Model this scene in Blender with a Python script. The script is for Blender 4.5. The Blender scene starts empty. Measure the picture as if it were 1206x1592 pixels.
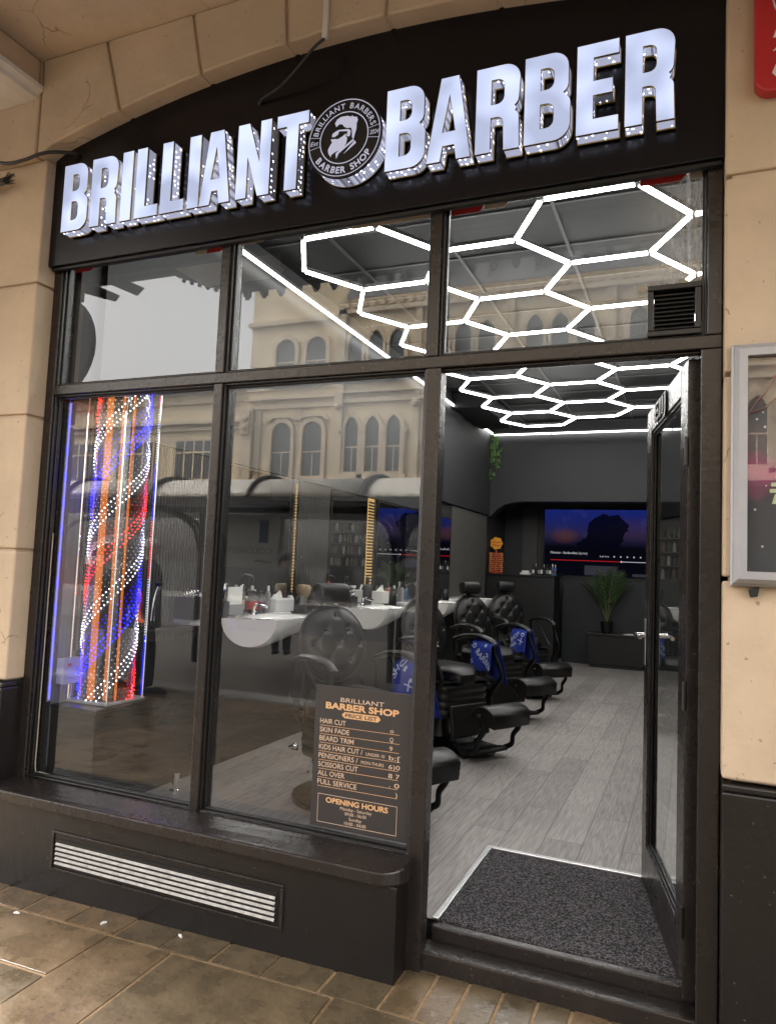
import bpy, bmesh, math, random
from mathutils import Vector, Matrix
R = math.radians; PI = math.pi
rng = random.Random(7)
sc = bpy.context.scene
COL = sc.collection

# ------------------------------------------------------------------ camera
cam = bpy.data.cameras.new('camera'); camo = bpy.data.objects.new('camera', cam); COL.objects.link(camo)
yaw, pitch, roll = -0.39829, 0.07538, 0.041588
fw = Vector((math.sin(yaw)*math.cos(pitch), math.cos(yaw)*math.cos(pitch), math.sin(pitch)))
r0 = Vector((math.cos(yaw), -math.sin(yaw), 0)); u0 = r0.cross(fw)
rr = math.cos(roll)*r0 + math.sin(roll)*u0; uu = -math.sin(roll)*r0 + math.cos(roll)*u0
camo.matrix_world = Matrix(((rr.x, uu.x, -fw.x, .8906), (rr.y, uu.y, -fw.y, -2.6731), (rr.z, uu.z, -fw.z, 1.5), (0, 0, 0, 1)))
cam.sensor_fit = 'HORIZONTAL'; cam.sensor_width = 36; cam.lens = 36*1128.8/1206
cam.clip_start = .02; cam.clip_end = 500
sc.camera = camo

# ------------------------------------------------------------------ sky, sun, exposure
SUN_EL, SUN_AZ = R(42), R(-72)
w = bpy.data.worlds.new('World'); sc.world = w; w.use_nodes = True
nt = w.node_tree; bg = nt.nodes['Background']
sky = nt.nodes.new('ShaderNodeTexSky'); sky.sky_type = 'NISHITA'; sky.sun_disc = False
sky.sun_elevation = SUN_EL; sky.sun_rotation = SUN_AZ; sky.dust_density = 4; sky.air_density = 1.2
hs = nt.nodes.new('ShaderNodeHueSaturation'); hs.inputs['Saturation'].default_value = .12
nt.links.new(sky.outputs[0], hs.inputs['Color']); ti = nt.nodes.new('ShaderNodeMixRGB'); ti.blend_type = 'MULTIPLY'; ti.inputs[0].default_value = 1; ti.inputs[2].default_value = (1, .965, .93, 1)
nt.links.new(hs.outputs[0], ti.inputs[1]); nt.links.new(ti.outputs[0], bg.inputs['Color'])
bg.inputs['Strength'].default_value = .15
sun = bpy.data.lights.new('sun', 'SUN'); sun.energy = 1.25; sun.angle = R(20); sun.color = (1, .95, .88)
suno = bpy.data.objects.new('sun', sun); COL.objects.link(suno)
sd = Vector((math.sin(SUN_AZ)*math.cos(SUN_EL), math.cos(SUN_AZ)*math.cos(SUN_EL), math.sin(SUN_EL)))
suno.rotation_euler = sd.to_track_quat('Z', 'Y').to_euler(); suno.location = (0, 0, 30)
vs = sc.view_settings; vs.view_transform = 'Standard'; vs.look = 'None'; vs.gamma = 1; vs.exposure = 2.9
LED = 5.0          # strength of the ceiling tubes
sc.cycles.max_bounces = 10; sc.cycles.transparent_max_bounces = 16
sc.cycles.sample_clamp_indirect = 6; sc.cycles.use_denoising = True
sc.cycles.caustics_reflective = False; sc.cycles.caustics_refractive = False

# ------------------------------------------------------------------ materials
def _m(name):
    m = bpy.data.materials.new(name); m.use_nodes = True
    n = m.node_tree.nodes; n.clear()
    return m, n, m.node_tree.links
def pbr(name, col, rough=.5, metal=0, var=0, vs=6, bump=0, bs=40, rvar=0, coat=0, col2=None, stretch=(1, 1, 1), spec=.5, det=6):
    m, n, l = _m(name)
    o = n.new('ShaderNodeOutputMaterial'); b = n.new('ShaderNodeBsdfPrincipled'); l.new(b.outputs[0], o.inputs[0])
    b.inputs['Base Color'].default_value = (*col, 1); b.inputs['Roughness'].default_value = rough
    b.inputs['Metallic'].default_value = metal; b.inputs['Coat Weight'].default_value = coat
    b.inputs['Specular IOR Level'].default_value = spec
    if var or bump or rvar:
        tc = n.new('ShaderNodeTexCoord'); mp = n.new('ShaderNodeMapping'); mp.inputs['Scale'].default_value = stretch
        l.new(tc.outputs['Object'], mp.inputs[0])
    if var or rvar:
        t = n.new('ShaderNodeTexNoise'); t.inputs['Scale'].default_value = vs; t.inputs['Detail'].default_value = det; t.inputs['Roughness'].default_value = .65
        l.new(mp.outputs[0], t.inputs['Vector'])
    if var:
        rp = n.new('ShaderNodeValToRGB'); rp.color_ramp.elements[0].position = .3; rp.color_ramp.elements[1].position = .7
        c2 = col2 or tuple(c*(1+var) for c in col)
        rp.color_ramp.elements[0].color = (*[c*(1-var) for c in col], 1); rp.color_ramp.elements[1].color = (*c2, 1)
        l.new(t.outputs[0], rp.inputs[0]); l.new(rp.outputs[0], b.inputs['Base Color'])
    if rvar:
        mr = n.new('ShaderNodeMapRange'); mr.inputs[1].default_value = .3; mr.inputs[2].default_value = .7
        mr.inputs[3].default_value = max(.02, rough-rvar); mr.inputs[4].default_value = min(1, rough+rvar)
        l.new(t.outputs[0], mr.inputs[0]); l.new(mr.outputs[0], b.inputs['Roughness'])
    if bump:
        t2 = n.new('ShaderNodeTexNoise'); t2.inputs['Scale'].default_value = bs; t2.inputs['Detail'].default_value = 5
        l.new(mp.outputs[0], t2.inputs['Vector'])
        bp = n.new('ShaderNodeBump'); bp.inputs['Strength'].default_value = bump; bp.inputs['Distance'].default_value = .01
        l.new(t2.outputs[0], bp.inputs['Height']); l.new(bp.outputs[0], b.inputs['Normal'])
    return m
def emit(name, col, s):
    m, n, l = _m(name)
    o = n.new('ShaderNodeOutputMaterial'); e = n.new('ShaderNodeEmission'); l.new(e.outputs[0], o.inputs[0])
    e.inputs[0].default_value = (*col, 1); e.inputs[1].default_value = s
    return m
def math_n(n, l, op, a, b=None, clamp=False):
    q = n.new('ShaderNodeMath'); q.operation = op; q.use_clamp = clamp
    for i, x in enumerate((a, b)):
        if x is None: continue
        if isinstance(x, (int, float)): q.inputs[i].default_value = x
        else: l.new(x, q.inputs[i])
    return q.outputs[0]
def glass(name, f0=.08, tint=(.93, .95, .94), dirt=.005, grime=None):
    m, n, l = _m(name)
    o = n.new('ShaderNodeOutputMaterial'); g = n.new('ShaderNodeNewGeometry')
    dot = n.new('ShaderNodeVectorMath'); dot.operation = 'DOT_PRODUCT'
    l.new(g.outputs['Normal'], dot.inputs[0]); l.new(g.outputs['Incoming'], dot.inputs[1])
    c = math_n(n, l, 'ABSOLUTE', dot.outputs['Value'])
    k = math_n(n, l, 'POWER', math_n(n, l, 'SUBTRACT', 1.0, c, True), 5.0)
    f = math_n(n, l, 'ADD', math_n(n, l, 'MULTIPLY', k, 1-f0), f0, True)
    tr = n.new('ShaderNodeBsdfTransparent'); tr.inputs[0].default_value = (*tint, 1)
    gl = n.new('ShaderNodeBsdfGlossy'); gl.inputs['Roughness'].default_value = 0.0; gl.inputs[0].default_value = (1, 1, 1, 1)
    mx = n.new('ShaderNodeMixShader'); l.new(f, mx.inputs[0]); l.new(tr.outputs[0], mx.inputs[1]); l.new(gl.outputs[0], mx.inputs[2])
    df = n.new('ShaderNodeBsdfDiffuse'); df.inputs[0].default_value = (.62, .64, .66, 1)
    tc = n.new('ShaderNodeTexCoord'); mp = n.new('ShaderNodeMapping'); mp.inputs['Scale'].default_value = (30, 30, 4)
    l.new(tc.outputs['Object'], mp.inputs[0])
    t = n.new('ShaderNodeTexNoise'); t.inputs['Scale'].default_value = 1.5; t.inputs['Detail'].default_value = 8; t.inputs['Roughness'].default_value = .7
    l.new(mp.outputs[0], t.inputs['Vector'])
    d = math_n(n, l, 'MULTIPLY', math_n(n, l, 'POWER', t.outputs[0], 5.0), dirt*.8)
    if grime:
        # smears left by wiping, thickest near the corner at `grime`, plus specks
        sp = n.new('ShaderNodeSeparateXYZ'); l.new(g.outputs['Position'], sp.inputs[0])
        gx = n.new('ShaderNodeMapRange'); gx.inputs[1].default_value = grime[0]-.34; gx.inputs[2].default_value = grime[0]; l.new(sp.outputs[0], gx.inputs[0])
        m2 = n.new('ShaderNodeMapping'); m2.inputs['Scale'].default_value = (26, 1, 5); m2.inputs['Rotation'].default_value = (0, .35, 0); l.new(tc.outputs['Object'], m2.inputs[0])
        t2 = n.new('ShaderNodeTexNoise'); t2.inputs['Scale'].default_value = 2; t2.inputs['Detail'].default_value = 9; t2.inputs['Roughness'].default_value = .75; l.new(m2.outputs[0], t2.inputs['Vector'])
        pw = math_n(n, l, 'POWER', t2.outputs[0], 2.5)
        d = math_n(n, l, 'ADD', d, math_n(n, l, 'MULTIPLY', math_n(n, l, 'MULTIPLY', pw, math_n(n, l, 'POWER', gx.outputs[0], 1.3)), grime[1]), True)
    vo = n.new('ShaderNodeTexVoronoi'); vo.inputs['Scale'].default_value = 28; l.new(tc.outputs['Object'], vo.inputs['Vector'])
    spk = math_n(n, l, 'MULTIPLY', math_n(n, l, 'LESS_THAN', vo.outputs['Distance'], .045), .12)
    wn = n.new('ShaderNodeTexWhiteNoise'); l.new(vo.outputs['Position'], wn.inputs['Vector'])
    spk = math_n(n, l, 'MULTIPLY', spk, math_n(n, l, 'GREATER_THAN', wn.outputs['Value'], .8))
    d = math_n(n, l, 'ADD', d, spk, True)
    m2x = n.new('ShaderNodeMixShader'); l.new(d, m2x.inputs[0]); l.new(mx.outputs[0], m2x.inputs[1]); l.new(df.outputs[0], m2x.inputs[2])
    l.new(m2x.outputs[0], o.inputs[0])
    return m
def render_paint(name, col, rough=.75):
    """old masonry paint: broad tonal patches, trowel bump, hairline cracks and small chips"""
    m = pbr(name, col, rough, var=.13, vs=2.6, bump=.3, bs=16)
    n, l = m.node_tree.nodes, m.node_tree.links
    b = next(x for x in n if x.type == 'BSDF_PRINCIPLED'); rp = next(x for x in n if x.type == 'VALTORGB')
    tc = next(x for x in n if x.type == 'TEX_COORD')
    nz = n.new('ShaderNodeTexNoise'); nz.inputs['Scale'].default_value = 3; nz.inputs['Detail'].default_value = 4; l.new(tc.outputs['Object'], nz.inputs['Vector'])
    ad = n.new('ShaderNodeMixRGB'); ad.inputs[0].default_value = .25; l.new(tc.outputs['Object'], ad.inputs[1]); l.new(nz.outputs['Color'], ad.inputs[2])
    vo = n.new('ShaderNodeTexVoronoi'); vo.feature = 'DISTANCE_TO_EDGE'; vo.inputs['Scale'].default_value = 2.2; l.new(ad.outputs[0], vo.inputs['Vector'])
    crack = math_n(n, l, 'LESS_THAN', vo.outputs['Distance'], .0035)
    t3 = n.new('ShaderNodeTexNoise'); t3.inputs['Scale'].default_value = 1.7; l.new(tc.outputs['Object'], t3.inputs['Vector'])
    crack = math_n(n, l, 'MULTIPLY', crack, math_n(n, l, 'GREATER_THAN', t3.outputs[0], .56))
    t4 = n.new('ShaderNodeTexNoise'); t4.inputs['Scale'].default_value = 45; t4.inputs['Detail'].default_value = 3; l.new(tc.outputs['Object'], t4.inputs['Vector'])
    chip = math_n(n, l, 'GREATER_THAN', t4.outputs[0], .715)
    f = math_n(n, l, 'MAXIMUM', crack, chip)
    mx = n.new('ShaderNodeMixRGB'); l.new(math_n(n, l, 'MULTIPLY', f, .6), mx.inputs[0]); l.new(rp.outputs[0], mx.inputs[1]); mx.inputs[2].default_value = (.16, .1, .06, 1)
    l.new(mx.outputs[0], b.inputs['Base Color'])
    return m
def gloss_timber(name, col, rough=.34, chips=True):
    """thick old gloss paint on timber: brush ridges, drips, worn pale nicks"""
    m = pbr(name, col, rough, var=.10, vs=5, bump=.14, bs=38, rvar=.05)
    if chips:
        n, l = m.node_tree.nodes, m.node_tree.links
        b = next(x for x in n if x.type == 'BSDF_PRINCIPLED'); rp = next(x for x in n if x.type == 'VALTORGB'); tc = next(x for x in n if x.type == 'TEX_COORD')
        t4 = n.new('ShaderNodeTexNoise'); t4.inputs['Scale'].default_value = 60; t4.inputs['Detail'].default_value = 4; l.new(tc.outputs['Object'], t4.inputs['Vector'])
        mx = n.new('ShaderNodeMixRGB'); l.new(math_n(n, l, 'MULTIPLY', math_n(n, l, 'GREATER_THAN', t4.outputs[0], .725), .6), mx.inputs[0])
        l.new(rp.outputs[0], mx.inputs[1]); mx.inputs[2].default_value = (.20, .17, .15, 1); l.new(mx.outputs[0], b.inputs['Base Color'])
    return m
def attr_stone(name, rough, c_lo, c_hi, rvar=.2):
    m = pbr(name, c_hi, rough, var=.3, vs=7, bump=.3, bs=26, rvar=rvar)
    n, l = m.node_tree.nodes, m.node_tree.links
    b = next(x for x in n if x.type == 'BSDF_PRINCIPLED'); rp = next(x for x in n if x.type == 'VALTORGB')
    at = n.new('ShaderNodeAttribute'); at.attribute_name = 'tone'
    r2 = n.new('ShaderNodeValToRGB'); r2.color_ramp.elements[0].color = (*c_lo, 1); r2.color_ramp.elements[1].color = (*c_hi, 1); q_ = r2.color_ramp.elements.new(.35); q_.color = (.140, .105, .060, 1); q_ = r2.color_ramp.elements.new(.65); q_.color = (.19, .128, .070, 1)
    bl = n.new('ShaderNodeTexNoise'); bl.inputs['Scale'].default_value = 1.6; tc0 = next(x for x in n if x.type == 'TEX_COORD'); l.new(tc0.outputs['Object'], bl.inputs['Vector']); l.new(math_n(n, l, 'ADD', math_n(n, l, 'MULTIPLY', at.outputs['Fac'], .75), math_n(n, l, 'MULTIPLY', math_n(n, l, 'SUBTRACT', bl.outputs[0], .35), .8)), r2.inputs[0])
    rp.color_ramp.elements[0].color = (.55, .55, .55, 1); rp.color_ramp.elements[1].color = (1.15, 1.12, 1.08, 1)
    mx = n.new('ShaderNodeMixRGB'); mx.blend_type = 'MULTIPLY'; mx.inputs[0].default_value = 1; l.new(r2.outputs[0], mx.inputs[1]); l.new(rp.outputs[0], mx.inputs[2])
    vo = n.new('ShaderNodeTexVoronoi'); vo.inputs['Scale'].default_value = 9; tc = next(x for x in n if x.type == 'TEX_COORD'); nz = n.new('ShaderNodeTexNoise'); nz.inputs['Scale'].default_value = 26; nz.inputs['Detail'].default_value = 8; l.new(tc.outputs['Object'], nz.inputs['Vector'])
    l.new(tc.outputs['Object'], vo.inputs['Vector']); wn = n.new('ShaderNodeTexWhiteNoise'); l.new(vo.outputs['Position'], wn.inputs['Vector'])
    dd_ = math_n(n, l, 'ADD', vo.outputs['Distance'], math_n(n, l, 'MULTIPLY', math_n(n, l, 'SUBTRACT', nz.outputs[0], .5), .35))
    sp_ = math_n(n, l, 'MULTIPLY', math_n(n, l, 'LESS_THAN', dd_, .10), math_n(n, l, 'GREATER_THAN', wn.outputs['Value'], .8))
    gm = n.new('ShaderNodeMapRange'); gm.inputs[1].default_value = .5; gm.inputs[2].default_value = .75; l.new(nz.outputs[0], gm.inputs[0]); gr = gm.outputs[0]; mk = n.new('ShaderNodeMixRGB'); l.new(math_n(n, l, 'MULTIPLY', sp_, .35), mk.inputs[0]); l.new(mx.outputs[0], mk.inputs[1]); mk.inputs[2].default_value = (.025, .02, .016, 1)
    mk2 = n.new('ShaderNodeMixRGB'); l.new(math_n(n, l, 'MULTIPLY', gr, .3), mk2.inputs[0]); l.new(mk.outputs[0], mk2.inputs[1]); mk2.inputs[2].default_value = (.05, .035, .02, 1)
    l.new(mk2.outputs[0], b.inputs['Base Color'])
    return m
def planks(name):
    """grey oak laminate: boards along Y, each with its own tone, stretched grain and cathedral rings"""
    m, n, l = _m(name)
    o = n.new('ShaderNodeOutputMaterial'); b = n.new('ShaderNodeBsdfPrincipled'); l.new(b.outputs[0], o.inputs[0]); b.inputs['Roughness'].default_value = .42
    tc = n.new('ShaderNodeTexCoord'); mp = n.new('ShaderNodeMapping'); mp.inputs['Rotation'].default_value = (0, 0, PI/2); l.new(tc.outputs['Object'], mp.inputs[0])
    br = n.new('ShaderNodeTexBrick'); br.offset = .37; br.offset_frequency = 2
    for k, v in (('Scale', 1), ('Mortar Size', .0018), ('Mortar Smooth', .2), ('Bias', 0), ('Brick Width', 1.28), ('Row Height', .193)): br.inputs[k].default_value = v
    br.inputs['Color1'].default_value = (0, 0, 0, 1); br.inputs['Color2'].default_value = (1, 1, 1, 1); br.inputs['Mortar'].default_value = (.5, .5, .5, 1); l.new(mp.outputs[0], br.inputs['Vector'])
    sp = n.new('ShaderNodeSeparateXYZ'); l.new(mp.outputs[0], sp.inputs[0])
    cb = n.new('ShaderNodeCombineXYZ'); l.new(math_n(n, l, 'MULTIPLY', br.outputs['Color'], 37.0), cb.inputs[2])
    l.new(math_n(n, l, 'MULTIPLY', sp.outputs[0], .7), cb.inputs[0]); l.new(math_n(n, l, 'MULTIPLY', sp.outputs[1], 9.0), cb.inputs[1])
    t = n.new('ShaderNodeTexNoise'); t.inputs['Scale'].default_value = 1.1; t.inputs['Detail'].default_value = 3; l.new(cb.outputs[0], t.inputs['Vector'])
    rings = math_n(n, l, 'PINGPONG', math_n(n, l, 'MULTIPLY', t.outputs[0], 14.0), .5)
    cb2 = n.new('ShaderNodeCombineXYZ'); l.new(math_n(n, l, 'MULTIPLY', sp.outputs[0], 6.0), cb2.inputs[0]); l.new(math_n(n, l, 'MULTIPLY', sp.outputs[1], 190.0), cb2.inputs[1]); l.new(br.outputs['Color'], cb2.inputs[2])
    t2 = n.new('ShaderNodeTexNoise'); t2.inputs['Scale'].default_value = 1; t2.inputs['Detail'].default_value = 4; l.new(cb2.outputs[0], t2.inputs['Vector'])
    v = math_n(n, l, 'ADD', math_n(n, l, 'ADD', math_n(n, l, 'MULTIPLY', rings, .40), math_n(n, l, 'MULTIPLY', t2.outputs[0], .75)), math_n(n, l, 'MULTIPLY', br.outputs['Color'], .18))
    t5 = n.new('ShaderNodeTexNoise'); t5.inputs['Scale'].default_value = 1.3; t5.inputs['Detail'].default_value = 3; l.new(tc.outputs['Object'], t5.inputs['Vector'])
    v = math_n(n, l, 'ADD', v, math_n(n, l, 'MULTIPLY', t5.outputs[0], .35))
    rp = n.new('ShaderNodeValToRGB'); e = rp.color_ramp.elements; e[0].position = .42; e[1].position = 1.05
    e[0].color = (.15, .137, .127, 1); e[1].color = (.43, .40, .375, 1); l.new(v, rp.inputs[0])
    mx = n.new('ShaderNodeMixRGB'); l.new(br.outputs['Fac'], mx.inputs[0]); l.new(rp.outputs[0], mx.inputs[1]); mx.inputs[2].default_value = (.05, .045, .04, 1); l.new(mx.outputs[0], b.inputs['Base Color'])
    bp = n.new('ShaderNodeBump'); bp.inputs['Strength'].default_value = .15; bp.inputs['Distance'].default_value = .004; l.new(t2.outputs[0], bp.inputs['Height']); l.new(bp.outputs[0], b.inputs['Normal'])
    return m
def carpet(name):
    m = pbr(name, (.024, .022, .024), .95, var=.8, vs=135, bump=1, bs=160, col2=(.17, .155, .165), det=2)
    rp = next(x for x in m.node_tree.nodes if x.type == 'VALTORGB'); rp.color_ramp.elements[0].position = .44; rp.color_ramp.elements[1].position = .62
    return m
def mesh_led(name, col, lo, hi):
    """perforated return of the letters: fine lit grid with brighter diodes"""
    m, n, l = _m(name)
    o = n.new('ShaderNodeOutputMaterial'); e = n.new('ShaderNodeEmission')
    tc = n.new('ShaderNodeTexCoord')
    ck = n.new('ShaderNodeTexVoronoi'); ck.inputs['Scale'].default_value = 170; ck.inputs['Randomness'].default_value = 0; l.new(tc.outputs['Object'], ck.inputs['Vector'])
    g = math_n(n, l, 'LESS_THAN', ck.outputs['Distance'], .52)
    vo = n.new('ShaderNodeTexVoronoi'); vo.inputs['Scale'].default_value = 42; vo.inputs['Randomness'].default_value = .5; l.new(tc.outputs['Object'], vo.inputs['Vector'])
    d = math_n(n, l, 'LESS_THAN', vo.outputs['Distance'], .19)
    s = math_n(n, l, 'ADD', math_n(n, l, 'MULTIPLY', g, lo), math_n(n, l, 'MULTIPLY', d, hi))
    e.inputs[0].default_value = (*col, 1); l.new(s, e.inputs[1])
    b = n.new('ShaderNodeBsdfPrincipled'); b.inputs['Base Color'].default_value = (.25, .24, .22, 1); b.inputs['Metallic'].default_value = .8; b.inputs['Roughness'].default_value = .4
    a = n.new('ShaderNodeAddShader'); l.new(e.outputs[0], a.inputs[0]); l.new(b.outputs[0], a.inputs[1]); l.new(a.outputs[0], o.inputs[0])
    return m
def screen_mat(name):
    """television picture: blue dusk sky, pale cloud, orange glow low left, dark tree mass"""
    m, n, l = _m(name)
    o = n.new('ShaderNodeOutputMaterial'); e = n.new('ShaderNodeEmission'); l.new(e.outputs[0], o.inputs[0])
    tc = n.new('ShaderNodeTexCoord'); sp = n.new('ShaderNodeSeparateXYZ'); gp = n.new('ShaderNodeNewGeometry'); l.new(gp.outputs['Position'], sp.inputs[0])
    mz = n.new('ShaderNodeMapRange'); mz.inputs[1].default_value = 1.95; mz.inputs[2].default_value = 2.56; l.new(sp.outputs[2], mz.inputs[0])
    rp = n.new('ShaderNodeValToRGB'); el = rp.color_ramp.elements; el[0].position = 0; el[0].color = (.004, .004, .01, 1); el[1].position = 1; el[1].color = (.015, .03, .26, 1)
    k = el.new(.35); k.color = (.035, .03, .10, 1); k = el.new(.65); k.color = (.02, .028, .2, 1); l.new(mz.outputs[0], rp.inputs[0])
    t = n.new('ShaderNodeTexNoise'); t.inputs['Scale'].default_value = 3.2; t.inputs['Detail'].default_value = 4; l.new(tc.outputs['Object'], t.inputs['Vector'])
    cl = n.new('ShaderNodeMapRange'); cl.inputs[1].default_value = .55; cl.inputs[2].default_value = .75; l.new(t.outputs[0], cl.inputs[0])
    mx = n.new('ShaderNodeMixRGB'); l.new(math_n(n, l, 'MULTIPLY', math_n(n, l, 'MULTIPLY', cl.outputs[0], mz.outputs[0]), .7), mx.inputs[0]); l.new(rp.outputs[0], mx.inputs[1]); mx.inputs[2].default_value = (.09, .1, .3, 1)
    def blob(px, pz, rx, rz, pw=1.0):
        a = math_n(n, l, 'POWER', math_n(n, l, 'DIVIDE', math_n(n, l, 'SUBTRACT', sp.outputs[0], px), rx), 2.0)
        c = math_n(n, l, 'POWER', math_n(n, l, 'DIVIDE', math_n(n, l, 'SUBTRACT', sp.outputs[2], pz), rz), 2.0)
        return math_n(n, l, 'SUBTRACT', 1.0, math_n(n, l, 'ADD', a, c), True)
    og = n.new('ShaderNodeMixRGB'); l.new(math_n(n, l, 'MULTIPLY', blob(-1.05, 2.13, .25, .14), .4), og.inputs[0]); l.new(mx.outputs[0], og.inputs[1]); og.inputs[2].default_value = (.22, .07, .02, 1)
    og3 = n.new('ShaderNodeMixRGB'); l.new(math_n(n, l, 'MULTIPLY', blob(.05, 2.25, .45, .22), .35), og3.inputs[0]); l.new(og.outputs[0], og3.inputs[1]); og3.inputs[2].default_value = (.09, .04, .07, 1)
    t7 = n.new('ShaderNodeTexNoise'); t7.inputs['Scale'].default_value = 9; t7.inputs['Detail'].default_value = 6; l.new(tc.outputs['Object'], t7.inputs['Vector'])
    tr = math_n(n, l, 'ADD', math_n(n, l, 'ADD', blob(-.36, 2.26, .42, .30), blob(-.5, 1.96, .5, .22)), math_n(n, l, 'MULTIPLY', t7.outputs[0], 1.1))
    og2 = n.new('ShaderNodeMixRGB'); l.new(math_n(n, l, 'MULTIPLY', math_n(n, l, 'GREATER_THAN', tr, 1.0), .93), og2.inputs[0]); l.new(og3.outputs[0], og2.inputs[1]); og2.inputs[2].default_value = (.003, .003, .01, 1)
    l.new(og2.outputs[0], e.inputs[0]); e.inputs[1].default_value = .07
    return m
def poster_mat(name):
    """concert poster print: grey haze, magenta stage light, flesh blur and pale flecks"""
    m, n, l = _m(name)
    o = n.new('ShaderNodeOutputMaterial'); b = n.new('ShaderNodeBsdfPrincipled'); l.new(b.outputs[0], o.inputs[0]); b.inputs['Roughness'].default_value = .5
    tc = n.new('ShaderNodeTexCoord'); sp = n.new('ShaderNodeSeparateXYZ'); gp = n.new('ShaderNodeNewGeometry'); l.new(gp.outputs['Position'], sp.inputs[0])
    t = n.new('ShaderNodeTexNoise'); t.inputs['Scale'].default_value = 9; t.inputs['Detail'].default_value = 6; l.new(tc.outputs['Object'], t.inputs['Vector'])
    rp = n.new('ShaderNodeValToRGB'); el = rp.color_ramp.elements; el[0].position = 0; el[0].color = (.05, .055, .06, 1); el[1].position = 1; el[1].color = (.17, .14, .12, 1)
    k = el.new(.35); k.color = (.06, .06, .065, 1); k = el.new(.48); k.color = (.34, .05, .15, 1); k = el.new(.58); k.color = (.13, .1, .1, 1); k = el.new(.75); k.color = (.06, .055, .055, 1)
    mz = n.new('ShaderNodeMapRange'); mz.inputs[1].default_value = 1.53; mz.inputs[2].default_value = 2.23; l.new(sp.outputs[2], mz.inputs[0])
    l.new(math_n(n, l, 'ADD', mz.outputs[0], math_n(n, l, 'MULTIPLY', math_n(n, l, 'SUBTRACT', t.outputs[0], .5), .35)), rp.inputs[0])
    vo = n.new('ShaderNodeTexVoronoi'); vo.inputs['Scale'].default_value = 34; l.new(tc.outputs['Object'], vo.inputs['Vector'])
    fl = math_n(n, l, 'MULTIPLY', math_n(n, l, 'LESS_THAN', vo.outputs['Distance'], .13), math_n(n, l, 'GREATER_THAN', t.outputs[0], .56))
    mx = n.new('ShaderNodeMixRGB'); l.new(fl, mx.inputs[0]); l.new(rp.outputs[0], mx.inputs[1]); mx.inputs[2].default_value = (.6, .55, .58, 1); l.new(mx.outputs[0], b.inputs['Base Color'])
    return m

M = {}
M['cream'] = render_paint('cream_masonry_paint', (.52, .405, .285))
M['ceil_cream'] = render_paint('cream_soffit_paint', (.50, .41, .315))
M['white_trim'] = pbr('white_moulding_paint', (.62, .6, .57), .6, var=.1, vs=8, bump=.2, bs=30)
M['timber'] = gloss_timber('black_brown_gloss_timber', (.0195, .0155, .0140), .27)
M['timber_in'] = gloss_timber('black_glazing_bead', (.007, .0065, .0065), .35)
M['vent_white'] = pbr('dusty_vent_white', (.40, .385, .36), .6, var=.35, vs=24, bump=.2, bs=60)
M['plinth'] = gloss_timber('black_plinth_paint', (.009, .0073, .0066), .33)
M['glass'] = glass('shop_window_glass', .085)
M['glass_dirty'] = glass('smeared_fanlight_glass', .07, dirt=.02, grime=(.93, 2.4))
M['glass_door'] = glass('door_glass', .05)
M['glass_case'] = glass('case_glazing', .07, (.9, .9, .9), .05)
M['board'] = pbr('black_sign_panel', (.0028, .0028, .005), .27, var=.2, vs=3, bump=.02, bs=5, spec=.4)
def face_mat(name):
    m = emit(name, (.66, .73, 1.0), .13); n, l = m.node_tree.nodes, m.node_tree.links
    e = next(x for x in n if x.type == 'EMISSION'); tc = n.new('ShaderNodeTexCoord'); t = n.new('ShaderNodeTexNoise'); t.inputs['Scale'].default_value = 5.5; t.inputs['Detail'].default_value = 1; l.new(tc.outputs['Object'], t.inputs['Vector'])
    r_ = n.new('ShaderNodeMapRange'); r_.inputs[1].default_value = .35; r_.inputs[2].default_value = .65; r_.inputs[3].default_value = .10; r_.inputs[4].default_value = .17; l.new(t.outputs[0], r_.inputs[0]); l.new(r_.outputs[0], e.inputs[1])
    return m
M['face'] = face_mat('lit_letter_face')
M['led_side'] = mesh_led('perforated_letter_return', (.70, .74, 1.0), .10, 1.0)
M['gold'] = pbr('gold_letter_trim', (.42, .30, .09), .35, .9, var=.2, vs=30)
M['black_matte'] = pbr('matt_black', (.0045, .0045, .005), .5, var=.2, vs=10)
M['emblem'] = emit('emissive_emblem_print', (.8, .78, .95), .085)  # emission set into the print keeps it bright
M['black_metal'] = pbr('black_metal', (.006, .006, .006), .4, .3, bump=.05)
M['leather'] = pbr('black_leather', (.0055, .005, .005), .38, var=.3, vs=12, bump=.1, bs=120, spec=.4)
M['chrome'] = pbr('chrome', (.75, .75, .76), .12, 1)
M['alu'] = pbr('aluminium_trim', (.72, .72, .72), .28, 1, bump=.05, bs=80)
M['steel_grey'] = pbr('grey_coated_frame', (.36, .36, .38), .45, .2, var=.08, vs=6)
M['ceramic'] = pbr('white_ceramic', (.78, .77, .75), .12, coat=.4)
M['white'] = pbr('white_plastic', (.7, .7, .7), .4)
M['paper'] = pbr('white_paper', (.72, .71, .68), .8, var=.06)
M['floor'] = planks('grey_oak_laminate')
M['carpet'] = carpet('charcoal_entrance_carpet')
M['wall_dark'] = pbr('charcoal_wall_paint', (.023, .024, .026), .6, var=.12, vs=2, bump=.05, bs=20)
M['rib'] = pbr('ribbed_wall_panel', (.055, .052, .047), .6, var=.1, vs=5)
M['teal_dark'] = pbr('dark_teal_paint', (.0055, .0085, .0105), .5, var=.1)
M['ceil_black'] = pbr('black_ceiling', (.007, .007, .0075), .6, var=.2, vs=2)
M['ceil_bar'] = pbr('ceiling_grid_bar', (.07, .07, .072), .5)
M['led'] = emit('white_led_tube', (1, .985, .95), LED)
M['led_wall'] = emit('white_wall_tube', (1, .985, .95), LED*.3)
M['led_case'] = pbr('frosted_tube_casing', (.10, .10, .10), .4)
M['gold_led'] = emit('warm_led_strip', (1, .62, .22), .09)
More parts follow.
